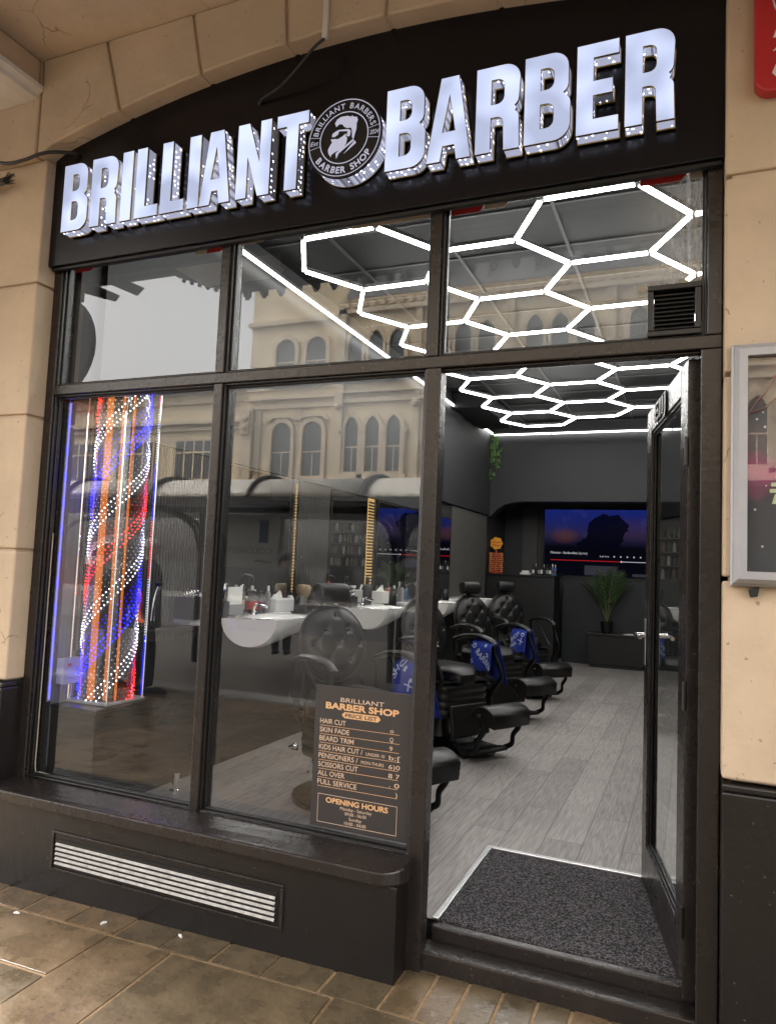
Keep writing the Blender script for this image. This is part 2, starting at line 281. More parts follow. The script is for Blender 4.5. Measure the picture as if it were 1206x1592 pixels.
M['mirror'] = pbr('mirror', (.75, .76, .76), .015, 1)
M['shelf'] = pbr('black_shelf', (.008, .008, .009), .35, var=.2)
M['blue_cloth'] = pbr('royal_blue_cape', (.012, .035, .30), .75, var=.15, vs=14, bump=.3, bs=200)
M['print'] = pbr('pale_print', (.5, .56, .75), .8)
M['tan_print'] = pbr('peach_lettering', (.72, .42, .2), .6)
M['pale_print'] = pbr('cream_lettering', (.68, .50, .36), .6)
M['list'] = pbr('charcoal_list_board', (.036, .031, .030), .5, var=.06, vs=4)
M['list_dark'] = pbr('list_dark_print', (.05, .043, .042), .5)
M['red'] = pbr('red_sign', (.45, .02, .025), .35, var=.1)
M['red_sticker'] = pbr('red_sticker', (.40, .03, .03), .5)
M['cream_sticker'] = pbr('cream_sticker', (.48, .42, .36), .6)
M['red_pl'] = pbr('red_plastic', (.5, .03, .02), .35)
M['orange_pl'] = pbr('orange_plastic', (.75, .09, .03), .4)
M['tan'] = pbr('tan_label', (.45, .3, .16), .5)
M['bristle'] = pbr('pale_bristle', (.42, .33, .2), .9, var=.3, vs=60, bump=.6, bs=150)
M['blue_pl'] = pbr('blue_bottle', (.06, .14, .3), .3)
M['amber'] = pbr('amber_bottle', (.25, .09, .02), .25)
M['grey_pl'] = pbr('grey_plastic', (.25, .25, .26), .4)
M['purple_pl'] = pbr('maroon_bottle', (.12, .02, .06), .3)
M['prod_tan'] = pbr('dim_tan_bottle', (.12, .08, .05), .5)
M['screen'] = screen_mat('television_picture')
M['ui_white'] = emit('screen_caption', (.75, .75, .8), .09)
M['ui_grey'] = emit('screen_tile', (.2, .2, .26), .02)
M['ui_red'] = emit('screen_progress', (.8, .02, .02), .07)
M['leaf'] = pbr('palm_leaf', (.035, .07, .02), .5, var=.4, vs=12)
M['ivy'] = pbr('ivy_leaf', (.09, .2, .045), .5, var=.45, vs=30)
M['stem'] = pbr('plant_stem', (.12, .13, .05), .6)
M['soil'] = pbr('potting_soil', (.03, .02, .015), .95)
M['candy_y'] = pbr('yellow_candy_badge', (.85, .36, .03), .4)
M['candy_r'] = pbr('red_candy_rack', (.5, .03, .03), .4)
M['candy_o'] = pbr('orange_wrapper', (.75, .25, .08), .35, var=.5, vs=40)
M['led_w'] = emit('white_diode', (.8, .85, 1), 1.1)
M['led_b'] = emit('blue_diode', (.002, .005, 1), 5)
M['led_r'] = emit('red_diode', (1, .012, .008), 2)
M['copper'] = pbr('copper_strip', (.75, .22, .05), .35, .6)
M['copper_reflection'] = emit('orange_reflection', (1, .26, .04), .10)  # emission standing in for copper reflections inside the pole
M['acrylic'] = glass('clear_acrylic', .05, (.93, .93, .96), .03)
M['slab'] = attr_stone('wet_sandstone', .30, (.105, .078, .046), (.24, .165, .092))
M['mortar'] = pbr('sandy_mortar', (.31, .205, .11), .85, var=.3, vs=25, bump=.5, bs=90)
M['asphalt'] = pbr('wet_asphalt', (.075, .07, .066), .4, var=.2, vs=30, bump=.3, bs=90)
M['kerb'] = pbr('kerb_stone', (.3, .29, .27), .7, var=.15)
M['facade'] = pbr('pale_stone_facade', (.74, .62, .43), .85, var=.13, vs=.6, bump=.1, bs=4)
M['facade2'] = pbr('stone_trim', (.60, .50, .36), .85, var=.15, vs=1.2)
M['slate'] = pbr('slate_roof', (.08, .08, .085), .6, var=.2, vs=2)
M['win_dark'] = pbr('dark_window', (.06, .065, .07), .15, var=.3, vs=1)
M['shopfront'] = pbr('dark_shopfront', (.03, .028, .026), .3, var=.3, vs=1)
M['poly'] = pbr('ribbed_polycarbonate', (.6, .58, .52), .4, var=.12, vs=3)
M['frame_dark'] = pbr('dark_street_metal', (.02, .02, .02), .5)
M['iron'] = pbr('black_iron', (.012, .012, .013), .6)
M['notice'] = pbr('notice_board', (.5, .5, .47), .5)
M['navy'] = pbr('navy_print', (.04, .06, .12), .5)
M['skin'] = pbr('skin', (.62, .40, .30), .5)
M['hair'] = pbr('grey_hair', (.72, .71, .7), .8, bump=.5, bs=120)
M['coat'] = pbr('dark_coat', (.025, .027, .033), .85, bump=.3, bs=60)
M['coat2'] = pbr('black_quilted_coat', (.018, .018, .02), .7, bump=.3, bs=60)
M['trouser'] = pbr('dark_trousers', (.03, .032, .045), .85)
M['brown_bag'] = pbr('brown_rucksack', (.2, .1, .05), .7, bump=.3)
M['umb'] = glass('clear_umbrella_film', .12, (.85, .87, .88), .12)
M['litter'] = pbr('white_litter', (.75, .72, .68), .8)
M['poster'] = poster_mat('concert_poster')
M['poster_y'] = pbr('pale_green_print', (.55, .65, .38), .6)
M['flesh'] = pbr('poster_flesh', (.36, .17, .15), .6)
M['cable'] = pbr('black_cable', (.01, .01, .01), .5)
M['sealant'] = pbr('dried_sealant', (.34, .31, .25), .9, bump=.8, bs=60)
M['black_shelf_core'] = pbr('dark_pole_core', (.02, .012, .01), .3)
M['box_white'] = pbr('white_socket_box', (.3, .3, .33), .5)

# ------------------------------------------------------------------ mesh helpers
class MB:
    def __init__(s): s.v, s.f, s.m, s.t = [], [], [], []
    def add(s, vs, fs, mi=0, mat=None, tone=None):
        o = len(s.v)
        s.v += [tuple(mat @ Vector(p)) if mat is not None else tuple(p) for p in vs]
        s.f += [tuple(i+o for i in f) for f in fs]; s.m += [mi]*len(fs)
        s.t += [tone if tone is not None else .5]*len(vs)
        return s
    def box(s, x0, x1, y0, y1, z0, z1, mi=0, mat=None, tone=None):
        vs = [(x, y, z) for z in (z0, z1) for y in (y0, y1) for x in (x0, x1)]
        return s.add(vs, [(0, 2, 3, 1), (4, 5, 7, 6), (0, 1, 5, 4), (2, 6, 7, 3), (0, 4, 6, 2), (1, 3, 7, 5)], mi, mat, tone)
    def prism(s, poly, d0, d1, ax='y', mi=0, mat=None):
        """extrude a polygon given in the plane across `ax`"""
        mp = {'y': lambda a, b, d: (a, d, b), 'x': lambda a, b, d: (d, a, b), 'z': lambda a, b, d: (a, b, d)}[ax]
        k = len(poly)
        vs = [mp(a, b, d0) for a, b in poly]+[mp(a, b, d1) for a, b in poly]
        return s.add(vs, [tuple(range(k)), tuple(range(2*k-1, k-1, -1))]+[(i, (i+1) % k, k+(i+1) % k, k+i) for i in range(k)], mi, mat)
    def tube(s, pts, r, n=8, mi=0, mat=None, sq=None, close=False):
        """sweep a ring along pts; r number or list; sq=(a,b) scales the ring's two axes"""
        pts = [Vector(p) for p in pts]; K = len(pts); rs = r if isinstance(r, (list, tuple)) else [r]*K
        vs = []; up = None
        for i, p in enumerate(pts):
            d = (pts[(i+1) % K] if close else pts[min(i+1, K-1)]) - (pts[(i-1) % K] if close else pts[max(i-1, 0)])
            d = d.normalized() if d.length > 1e-9 else Vector((0, 0, 1))
            if up is None: up = Vector((0, 0, 1)) if abs(d.z) < .9 else Vector((1, 0, 0))
            a = d.cross(up)
            a = a.normalized() if a.length > 1e-6 else d.orthogonal().normalized()
            b = a.cross(d).normalized(); up = b
            sa, sb = sq or (1, 1)
            for j in range(n):
                t = 2*PI*(j+.5)/n
                vs.append(p+a*math.cos(t)*rs[i]*sa+b*math.sin(t)*rs[i]*sb)
        fs = [(i*n+j, i*n+(j+1) % n, ((i+1) % K)*n+(j+1) % n, ((i+1) % K)*n+j) for i in range(K if close else K-1) for j in range(n)]
        if not close: fs += [tuple(range(n-1, -1, -1)), tuple((K-1)*n+j for j in range(n))]
        return s.add(vs, fs, mi, mat)
    def lathe(s, prof, c=(0, 0, 0), n=24, mi=0, mat=None, sx=1, sy=1):
        vs = []; K = len(prof)
        for r_, z in prof:
            for j in range(n):
                t = 2*PI*j/n; vs.append((c[0]+r_*math.cos(t)*sx, c[1]+r_*math.sin(t)*sy, c[2]+z))
        fs = [(i*n+j, i*n+(j+1) % n, (i+1)*n+(j+1) % n, (i+1)*n+j) for i in range(K-1) for j in range(n)]
        fs += [tuple(range(n-1, -1, -1)), tuple((K-1)*n+j for j in range(n))]
        return s.add(vs, fs, mi, mat)
    def ball(s, c, r, n=10, mi=0, sc_=(1, 1, 1), mat=None):
        k = max(4, n//2)
        return s.lathe([(max(1e-4, r*sc_[0]*math.sin(PI*i/k)), -r*sc_[2]*math.cos(PI*i/k)) for i in range(k+1)], c, n, mi, mat, 1, sc_[1]/sc_[0])
    def grid(s, fn, nu, nv, mi=0, mat=None):
        vs = [fn(i/nu, j/nv) for i in range(nu+1) for j in range(nv+1)]
        return s.add(vs, [(i*(nv+1)+j, (i+1)*(nv+1)+j, (i+1)*(nv+1)+j+1, i*(nv+1)+j+1) for i in range(nu) for j in range(nv)], mi, mat)
    def build(s, name, mats, parent=None, smooth=False, bevel=0, local=False, seg=2, sub=0, solid=0, tone=False, norm=True):
        mats = mats if isinstance(mats, (list, tuple)) else [mats]
        me = bpy.data.meshes.new(name)
        vs = s.v
        if parent is not None and not local:
            q = parent; inv = Matrix()
            while q is not None: inv = inv @ q.matrix_basis.inverted(); q = q.parent
            vs = [tuple(inv @ Vector(p)) for p in s.v]
        me.from_pydata(vs, [], s.f)
        for q in mats: me.materials.append(M[q] if isinstance(q, str) else q)
        me.polygons.foreach_set('material_index', s.m)
        if tone:
            a = me.attributes.new('tone', 'FLOAT', 'POINT'); a.data.foreach_set('value', s.t)
        if norm:
            bm = bmesh.new(); bm.from_mesh(me); bmesh.ops.recalc_face_normals(bm, faces=bm.faces); bm.to_mesh(me); bm.free()
        if smooth: me.polygons.foreach_set('use_smooth', [True]*len(me.polygons))
        o = bpy.data.objects.new(name, me); COL.objects.link(o); o.parent = parent
        if bevel:
            b = o.modifiers.new('bevel', 'BEVEL'); b.width = bevel; b.segments = seg; b.limit_method = 'ANGLE'; b.angle_limit = R(40)
        if sub:
            b = o.modifiers.new('sub', 'SUBSURF'); b.levels = sub; b.render_levels = sub
        if solid:
            b = o.modifiers.new('solid', 'SOLIDIFY'); b.thickness = solid
        if smooth and not sub:
            try: me.set_sharp_from_angle(angle=R(42))
            except Exception: pass
        return o
def thing(name, label, cat, loc=(0, 0, 0), rz=0, group=None):
    o = bpy.data.objects.new(name, None); COL.objects.link(o); o.location = loc; o.rotation_euler = (0, 0, rz)
    o.empty_display_size = .1
    o.matrix_basis = Matrix.Translation(loc) @ Matrix.Rotation(rz, 4, 'Z')
    return tag(o, label, cat, group)
def tag(o, label, cat, group=None):
    o['label'] = label; o['category'] = cat
    if group: o['group'] = group
    return o
def struct(o, kind='structure'): o['kind'] = kind; return o
def dup(root, loc, rz, label=None):
    r_ = root.copy(); COL.objects.link(r_); r_.matrix_basis = Matrix.Translation(loc) @ Matrix.Rotation(rz, 4, 'Z')
    if label: r_['label'] = label
    for ch in list(root.children):
        c = ch.copy(); COL.objects.link(c); c.parent = r_
        for g in list(ch.children):
            d = g.copy(); COL.objects.link(d); d.parent = c
    return r_
def curve_mesh(loops, extrude=0, offset=0):
    cu = bpy.data.curves.new('tmp', 'CURVE'); cu.dimensions = '2D'; cu.fill_mode = 'BOTH'; cu.extrude = extrude; cu.offset = offset
    for lp in loops:
        sp = cu.splines.new('POLY'); sp.points.add(len(lp)-1)
        for p, (x, y) in zip(sp.points, lp): p.co = (x, y, 0, 1)
        sp.use_cyclic_u = True
    o = bpy.data.objects.new('tmp', cu); me = bpy.data.meshes.new_from_object(o)
    r_ = ([tuple(v.co) for v in me.vertices], [tuple(p.vertices) for p in me.polygons])
    bpy.data.objects.remove(o); bpy.data.curves.remove(cu); bpy.data.meshes.remove(me)
    return r_
def text_mesh(s, size, bold=0, sx=1, shear=0, spacing=1, extrude=0):
    cu = bpy.data.curves.new('tmp', 'FONT'); cu.body = s; cu.size = size; cu.offset = bold; cu.shear = shear; cu.space_character = spacing; cu.extrude = extrude; cu.resolution_u = 4
    o = bpy.data.objects.new('tmp', cu); me = bpy.data.meshes.new_from_object(o)
    vs = [(v.co.x*sx, v.co.y, v.co.z) for v in me.vertices]; fs = [tuple(p.vertices) for p in me.polygons]
    bpy.data.objects.remove(o); bpy.data.curves.remove(cu); bpy.data.meshes.remove(me)
    return vs, fs
def text_fit(s, x0, x1, y0, h, bold=0, align='fit', **k):
    """text scaled so that its box spans x0..x1 (or starts at x0) and cap height is h; result in 2-D"""
    vs, fs = text_mesh(s, 1, bold, **k)
    ax, bx = min(v[0] for v in vs), max(v[0] for v in vs); top = max(v[1] for v in text_mesh('H', 1, bold)[0])
    sy = h/top; sx = (x1-x0)/(bx-ax) if x1 is not None else sy
    return [(x0+(v[0]-ax)*sx, y0+v[1]*sy, v[2]) for v in vs], fs
def place2d(mesh, fn): return [fn(*v) for v in mesh[0]], mesh[1]
def arc(cx, cy, r_, a0, a1, n=6): return [(cx+r_*math.cos(a0+(a1-a0)*i/n), cy+r_*math.sin(a0+(a1-a0)*i/n)) for i in range(n+1)]
def bez(p, n=12):
    """Catmull-Rom through the points"""
    P = [Vector(q) for q in p]; P = [2*P[0]-P[1]]+P+[2*P[-1]-P[-2]]; out = []
    for i in range(1, len(P)-2):
        for k in range(n):
            t = k/n; a, b, c, d = P[i-1:i+3]
            out.append(.5*((2*b)+(c-a)*t+(2*a-5*b+4*c-d)*t*t+(3*b-a-3*c+d)*t**3))
    out.append(P[-2]); return out

# ================================================================== GROUND
def gz(x): return .018*max(-4, min(1.5, x)) if x < 0 else 0.0
mo = MB(); mo.grid(lambda u, v: (-8+12*u, -4.6+4.9*v, gz(-8+12*u)-.0045), 24, 2)
struct(mo.build('pavement_bedding', 'mortar'))
sl = MB()
def slab(poly):
    cx = sum(p[0] for p in poly)/4; cy = sum(p[1] for p in poly)/4
    g = .006; k = rng.random()**1.2; h = rng.uniform(-.002, .002)
    tilt = (rng.uniform(-.004, .004), rng.uniform(-.004, .004))
    top = []; low = []
    for x, y in poly:
        dx, dy = x-cx, y-cy
        X, Y = x-math.copysign(g, dx)+rng.uniform(-.003, .003), y-math.copysign(g, dy)+rng.uniform(-.003, .003)
        top.append((X, Y, gz(X)+h+tilt[0]*dx+tilt[1]*dy)); low.append((X, Y, gz(X)-.03))
    sl.add(top+low, [(0, 1, 2, 3), (0, 4, 5, 1), (1, 5, 6, 2), (2, 6, 7, 3), (3, 7, 4, 0)], tone=k)
def course(y0, y1, xs, skew=0):
    for a, b in zip(xs, xs[1:]): slab([(a+skew, y0), (b+skew, y0), (b, y1), (a, y1)])
course(-.275, -.06, [-2.9, -2.7, -2.48, -2.24, -1.99, -1.75, -1.5, -1.24, -1.01, -.78, -.55, -.316, -.083])
course(-.275, .04, [-.083, .04, .162, .285, .405, .525, .65, .77, .89, 1.02, 1.14, 1.3])
y = -.275; rowx = [[-3.3, -2.75, -1.9, -1.24, -.92, -.24, .35, .95, 1.7], [-3.4, -2.6, -2.05, -1.49, -.9, -.2, .2, .9, 1.6]]
slab([(-1.95, -.595), (-1.25, -.595), (-1.25, -.275), (-1.95, -.275)]); slab([(-2.75, -.595), (-1.95, -.595), (-1.95, -.275), (-2.75, -.275)])
slab([(-2.9, -.95), (-1.49, -.95), (-1.49, -.595), (-2.9, -.595)]); slab([(-1.49, -.95), (-1.23, -.95), (-1.25, -.595), (-1.49, -.595)])
slab([(-1.25, -.95), (-.92, -.95), (-.94, -.275), (-1.25, -.275)]); slab([(-.92, -.95), (-.22, -.95), (-.25, -.275), (-.94, -.275)])
slab([(-.22, -.95), (.5, -.95), (.46, -.275), (-.25, -.275)]); slab([(.5, -.95), (1.3, -.95), (1.3, -.275), (.46, -.275)])
y = -.95
while y > -4.3:
    d = rng.uniform(.42, .62); x = -8+rng.uniform(0, .5)
    while x < 3.4:
        w_ = rng.uniform(.5, 1.05); slab([(x, y-d), (x+w_, y-d), (x+w_, y), (x, y)]); x += w_
    y -= d
PAVE_END = y
struct(sl.build('pavement', 'slab', tone=True, bevel=.0025, seg=2))
struct(MB().box(-60, 40, PAVE_END-.28, PAVE_END-.004, -.5, -.03).build('kerb', 'kerb', bevel=.02))
struct(MB().add([(-90, -21, -.17), (90, -21, -.17), (90, PAVE_END-.27, -.17), (-90, PAVE_END-.27, -.17)], [(0, 1, 2, 3)]).build('road', 'asphalt'))
struct(MB().add([(-250, -250, -.25), (250, -250, -.25), (250, 250, -.25), (-250, 250, -.25)], [(0, 1, 2, 3)]).build('ground', 'asphalt'))
struct(MB().box(-90, 90, -25.2, -21, -.4, -.05).build('far_pavement', 'kerb'))

# ================================================================== MASONRY ROUND THE SHOP FRONT
def blocks(mb, x0, x1, y0, y1, zs, g=.007):
    for a, b in zip(zs, zs[1:]): mb.box(x0, x1, y0, y1, a+g, b-g)
    mb.box(x0+.02, x1-.02, y0+.014, y1-.002, zs[0], zs[-1])
for (x0, x1, lab) in ((-2.95, -2.152, 'cream painted stone pilaster left of the barber shop window'), (.982, 2.3, 'cream painted stone pilaster right of the open shop door')):
    t = thing('pilaster', lab, 'pilaster', ((x0+x1)/2, -.05, 0))
    mb = MB(); blocks(mb, x0, x1, -.10, .12, [.873, 1.507, 2.175, 2.849, 3.502]); mb.build('shaft', 'cream', t, bevel=.008)
    mb = MB(); mb.box(x0, x1+(.008 if x0 < 0 else 0), -.125, .1, -.12, .845).box(x0, x1+(.004 if x0 < 0 else 0), -.118, .1, .845, .868); mb.build('plinth', 'plinth', t, bevel=.006)
# segmental arch of voussoirs above the sign
def archz(x): return 3.745-(x+.5)**2/12.5
t = thing('stone_arch', 'cream painted segmental stone arch with radial joints over the black sign', 'arch', (-.5, -.08, 3.7))
mb = MB(); xs = [-2.95, -2.19, -1.66, -1.19, -.74, -.28, .18, .64, 1.12, 1.7, 2.3]; g = .0075
def ztop(x): return 4.008
for a, b in zip(xs, xs[1:]):
    n = 5; lean = lambda x: max(-.26, min(.26, .23*(x+.5)/1.1)) if -2.1 < x < 1.2 else 0
    lo = [(a+g+(b-a-2*g)*i/n, archz(max(-2.152, min(.985, a+g+(b-a-2*g)*i/n))) if -2.16 < a+(b-a)*i/n < 1.0 else 3.495) for i in range(n+1)]
    hi = [(b-g+lean(b)*.46, ztop(b)), (a+g+lean(a)*.46, ztop(a))]
    mb.prism(lo+hi, -.135, -.02)
mb.build('voussoir', 'cream', t, bevel=.008)
mb = MB(); lo = [(-2.95+5.25*i/40, max(3.5, archz(-2.95+5.25*i/40)+.006)) for i in range(41)]; mb.prism(lo+[(2.3, 4.005), (-2.95, 4.005)], -.118, -.025); mb.build('joint_backing', 'cream', t)
# arcade soffit, cross beam, outer beam and hanging valance
struct(MB().box(-9, 6, -2.18, .2, 4.009, 4.25).build('arcade_ceiling', 'ceil_cream'))
struct(MB().box(-14, 8, -2.2, .2, 4.26, 9.5).build('upper_building_wall', 'cream'))
t = thing('cross_beam', 'cream ceiling beam with white moulded underside, crossing the arcade at top left', 'beam', (-2.5, -1.1, 3.9))
MB().box(-2.9, -2.2, -2.15, -.137, 3.862, 4.006).build('beam_body', 'cream', t, bevel=.01)
mb = MB(); mb.prism([(-2.93, 3.86), (-2.168, 3.86), (-2.172, 3.842), (-2.2, 3.825), (-2.21, 3.808), (-2.26, 3.80), (-2.93, 3.80)], -2.15, -.137); mb.build('moulding', 'white_trim', t)
# reflected street side of the arcade (glass mirrors y -> .11 - y)
t = thing('arcade_valance', 'black iron arcade valance with scalloped brackets and small drops, facing the street', 'valance', (-1, -2.1, 3.9))
mb = MB()
mb.box(-9, 6, -2.16, -2.10, 3.96, 4.007)
mb.box(-2.75, 6, -2.15, -2.11, 3.72, 3.96)
x = -2.7
while x < 5: mb.box(x, x+.05, -2.155, -2.105, 3.675, 3.722); mb.ball((x+.025, -2.13, 3.665), .022, 8); x += .16
for k in range(7):      # stepped scallops running down the bracket
    x0 = -3.25+.085*k; mb.prism([(x0, 3.96), (x0+.085, 3.96), (x0+.085, 3.93-.03*(k+1)), (x0+.05, 3.93-.03*k-.012), (x0, 3.93-.03*k)], -2.15, -2.11)
    mb.ball((x0+.075, -2.13, 3.92-.03*(k+1)), .02, 8)
mb.box(-2.72, -2.62, -2.17, -2.09, 3.5, 3.75); mb.ball((-2.67, -2.13, 3.45), .06, 10); mb.ball((-2.67, -2.13, 3.38), .035, 10)
mb.build('valance_plate', 'iron', t)
t = thing('hanging_disc', 'large round black hanging sign under the arcade edge', 'sign', (-4.75, -2.1, 3.45))
MB().tube([(-4.6, -2.12, 3.40), (-4.6, -2.06, 3.40)], .49, 48).build('disc', 'iron', t); mb = MB(); mb.tube([(-4.6, -2.09, 3.88), (-4.6, -2.09, 4.0)], .03)
mb.prism([(-4.3, 4.005), (-3.9, 4.005), (-3.58, 3.86), (-3.66, 3.80), (-3.98, 3.94), (-4.3, 3.96)], -2.11, -2.07); mb.prism([(-4.25, 3.93), (-4.1, 3.93), (-3.85, 3.82), (-3.9, 3.77), (-4.25, 3.88)], -2.105, -2.075)
mb.build('bracket', 'iron', t)

# ================================================================== SHOP FRONT (painted timber)
GY = .055
sf = thing('glazed_shopfront', 'black painted timber shop front with five window panes round an open doorway', 'shop front', (-.6, 0, 0))
XL0, XL1, XMA, XMB, XPA, XPB, XPC, XRA, XRB, XR1 = -2.150, -2.096, -1.115, -1.069, -.0953, -.0497, -.0319, .9305, .9124, .979
ZS, ZB, ZT, ZH = .4104, 2.2965, 2.3442, 3.06
def tim(name, *bs, m='timber', bev=.004):
    mb = MB()
    for b in bs: mb.box(*b)
    return mb.build(name, m, sf, bevel=bev)
tim('jamb_post', (XL0, XL1, 0, .10, ZS-.02, ZH))
tim('mullion', (XMA, XMB, 0, .10, ZS-.005, ZB-.0005), (XMA+.001, XMB, 0, .10, ZT+.0005, ZH))
tim('door_post', (XPA, XPC, 0, .07, -.1, ZB-.0005), (XPA, XPC-.019, .0705, .13, -.1, ZB-.011), (XPA+.001, XPB, 0, .10, ZT+.0005, ZH))
tim('jamb_post', (XRB, XR1, 0, .12, -.1, ZB-.0005), (XRA, XR1, 0, .12, ZT+.0005, ZH))
tim('transom', (XL1+.0005, XR1, .0002, .10, ZB, ZT))
tim('head_rail', (XL1+.0005, XRA-.0005, .003, .10, 2.985, ZH))
tim('door_head', (XPC+.0005, XRB-.0005, .02, .055, ZB-.010, ZB-.001))
beads = MB()
def bead(x0, x1, z0, z1, b=.016):
    """stepped glazing rebate behind the frame face"""
    for (i, ya, yb) in ((0, .012, .030), (1, .030, GY-.002)):
        o = b*.55*(i+1)
        beads.box(x0, x0+o, ya, yb, z0, z1).box(x1-o, x1, ya, yb, z0, z1).box(x0+o, x1-o, ya, yb, z0, z0+o).box(x0+o, x1-o, ya, yb, z1-o, z1)
panes = [(XL1, XMA, ZS, ZB), (XMB, XPA, ZS, ZB), (XL1, XMA, ZT, 2.985), (XMB, XPA+.001, ZT, 2.985), (XPB, XRA, ZT, 2.985)]
for p in panes: bead(p[0]+.0005, p[1]-.0005, p[2]+.0005, p[3]-.0005)
beads.build('glazing_bead', 'timber_in', sf, bevel=.003)
for i, (a, b, c, d) in enumerate(panes):
    e = .012
    o = MB().add([(a+e, GY, c+e), (b-e, GY, c+e), (b-e, GY, d-e), (a+e, GY, d-e)], [(0, 1, 2, 3)]).build('window_pane', 'glass_dirty' if i == 4 else 'glass', sf)
    if i == 4: o['label'] = 'fanlight pane smeared with dirt above the doorway'
# sill with rounded end, stall riser, skirting
mb = MB(); pl = [(-2.2, .02), (-2.2, -.148), (-.17, -.148)]+arc(-.17, -.045, .103, -PI/2, 0, 8)[1:]+[(-.067, -.001), (-.09, .02)]
top = [(x, y, ZS+(.0 if y > -.05 else -.022*(-y-.0)/.148)) for x, y in pl]; bot = [(x, y, .338) for x, y in pl]; k = len(pl)
mb.add(top+bot, [tuple(range(k)), tuple(range(2*k-1, k-1, -1))]+[(i, (i+1) % k, k+(i+1) % k, k+i) for i in range(k)])
mb.build('sill', 'timber', sf, bevel=.007)
tim('stall_riser', (-2.2, -.088, -.120, .04, -.12, .337), m='plinth', bev=.006)
fr = MB(); X0, X1, Z0, Z1 = -1.755, -.552, .085, .255
fr.box(X0, X1, -.127, -.1205, Z1-.012, Z1).box(X0, X0+.012, -.127, -.1205, Z0, Z1-.0125).box(X1-.012, X1, -.127, -.1205, Z0, Z1-.0125).box(X0+.013, X1-.013, -.127, -.1205, Z0, Z0+.012)
vg = fr.build('vent_grille', 'timber', sf, bevel=.003); vg['label'] = 'long louvred vent with pale slats in the black stall riser'
for i in range(5):
    z = .112+.0205*i
    mb = MB(); mb.add([(-1.727, -.1235, z+.011), (-.588, -.1235, z+.011), (-.588, -.131, z+.003), (-1.727, -.131, z+.003), (-1.727, -.127, z), (-.588, -.127, z)], [(0, 1, 2, 3), (3, 2, 5, 4)])
    mb.build('slat', 'vent_white', vg, solid=.0015)
mb = MB(); mb.box(-1.735, -.58, -.1225, -.1207, .106, .222); mb.build('slot_back', 'black_matte', vg)
# threshold steps
tim('threshold', (XPC-.02, XRB+.01, .022, .122, -.1, .066), (XPC, XRB, .1225, .169, -.1, .118), bev=.007)
# louvre vent in the fanlight
lv = MB(); a, b, c, d = .735, .912, 2.352, 2.538
lv.box(a, b, -.004, .05, d-.02, d).box(a, b, -.004, .05, c, c+.02).box(a, a+.02, -.004, .05, c+.0205, d-.0205).box(b-.02, b, -.004, .05, c+.0205, d-.0205).box(a+.021, b-.021, .03, .05, c+.021, d-.021)
lvo = lv.build('louvre_vent', 'timber_in', sf, bevel=.003)
mb = MB()
for i in range(9):
    z = c+.026+.0152*i; mb.box(a+.024, b-.024, .006, .026, z, z+.0035)
mb.build('louvre_blade', 'steel_grey' if False else 'black_metal', lvo)
mb = MB(); mb.grid(lambda u, v: (.70+.10*u, GY-.004-.004*math.sin(PI*v)*rng.random(), 2.534+.035*v*(.4+.6*abs(math.sin(7*u+1.3)))), 14, 3); mb.grid(lambda u, v: (.83+.085*u, GY-.004, 2.54+.03*v*(.5+.5*abs(math.sin(6*u)))), 12, 2)
mb.build('sealant', 'sealant', lvo, solid=.004)
# stickers left along the top of the panes
st, st2 = 'red_sticker', 'cream_sticker'
def sticker(x0, x1, z, h, mb_, sk=.02):
    z += .024; MB().add([(x0, GY-.003, z), (x1, GY-.003, z), (x1+sk, GY-.003, z+h), (x0, GY-.003, z+h)], [(0, 1, 2, 3)]).build('sticker', mb_, sf)
sticker(-2.06, -1.96, 2.925, .02, st); sticker(-1.24, -1.16, 2.92, .026, st); sticker(-.03, .09, 2.918, .028, st); sticker(.70, .84, 2.917, .03, st, .03)
sticker(-1.05, -.93, 2.935, .014, st2, 0); sticker(-.48, -.115, 2.925, .025, st2, 0); sticker(.11, .19, 2.922, .024, st2); sticker(.87, .915, 2.917, .03, st2, 0); sticker(-1.30, -1.245, 2.92, .026, st2)
# dried filler at the lower left corner of the left pane
mb = MB(); mb.tube(bez([(-2.073, .045, 1.6), (-2.072, .044, 1.1), (-2.073, .044, .6), (-2.068, .042, .44), (-2.03, .042, .43), (-1.96, .042, .425)]), .003, 6); mb.build('sealant', 'sealant', sf)

# ================================================================== DOOR, OPENED INWARD
H0, E0 = Vector((.872, .075)), Vector((.688, .975)); dl = (E0-H0).length; dd = (E0-H0).normalized()
door = thing('shop_door', 'black glazed timber door standing open into the shop', 'door', (H0.x, H0.y, 0))
DM = Matrix(((dd.x, dd.y, 0, H0.x), (dd.y, -dd.x, 0, H0.y), (0, 0, 1, 0), (0, 0, 0, 1)))   # local x along the leaf, y towards its back
def dbox(mb, *a): return mb.box(*a, mat=DM)
mb = MB()
for b in ((0, .125, 0, .045, .092, 2.285), (dl-.115, dl, 0, .045, .092, 2.285), (.1255, dl-.1155, 0, .045, 2.175, 2.285), (.1255, dl-.1155, 0, .045, .092, .31)): dbox(mb, *b)
mb.build('door_leaf', 'timber', door, bevel=.004)
mb = MB()
for (i, ya, yb) in ((0, .006, .014), (1, .014, .022)):
    o = .012*(i+1); a, b, c, d = .126, dl-.116, .3105, 2.1745
    for q in ((a, a+o, ya, yb, c, d), (b-o, b, ya, yb, c, d), (a+o, b-o, ya, yb, c, c+o), (a+o, b-o, ya, yb, d-o, d)): dbox(mb, *q)
mb.build('glazing_bead', 'timber_in', door, bevel=.002)
MB().add([(.14, .024, .325), (dl-.13, .024, .325), (dl-.13, .024, 2.16), (.14, .024, 2.16)], [(0, 1, 2, 3)], mat=DM).build('window_pane', 'glass_door', door)
hp = dl-.055
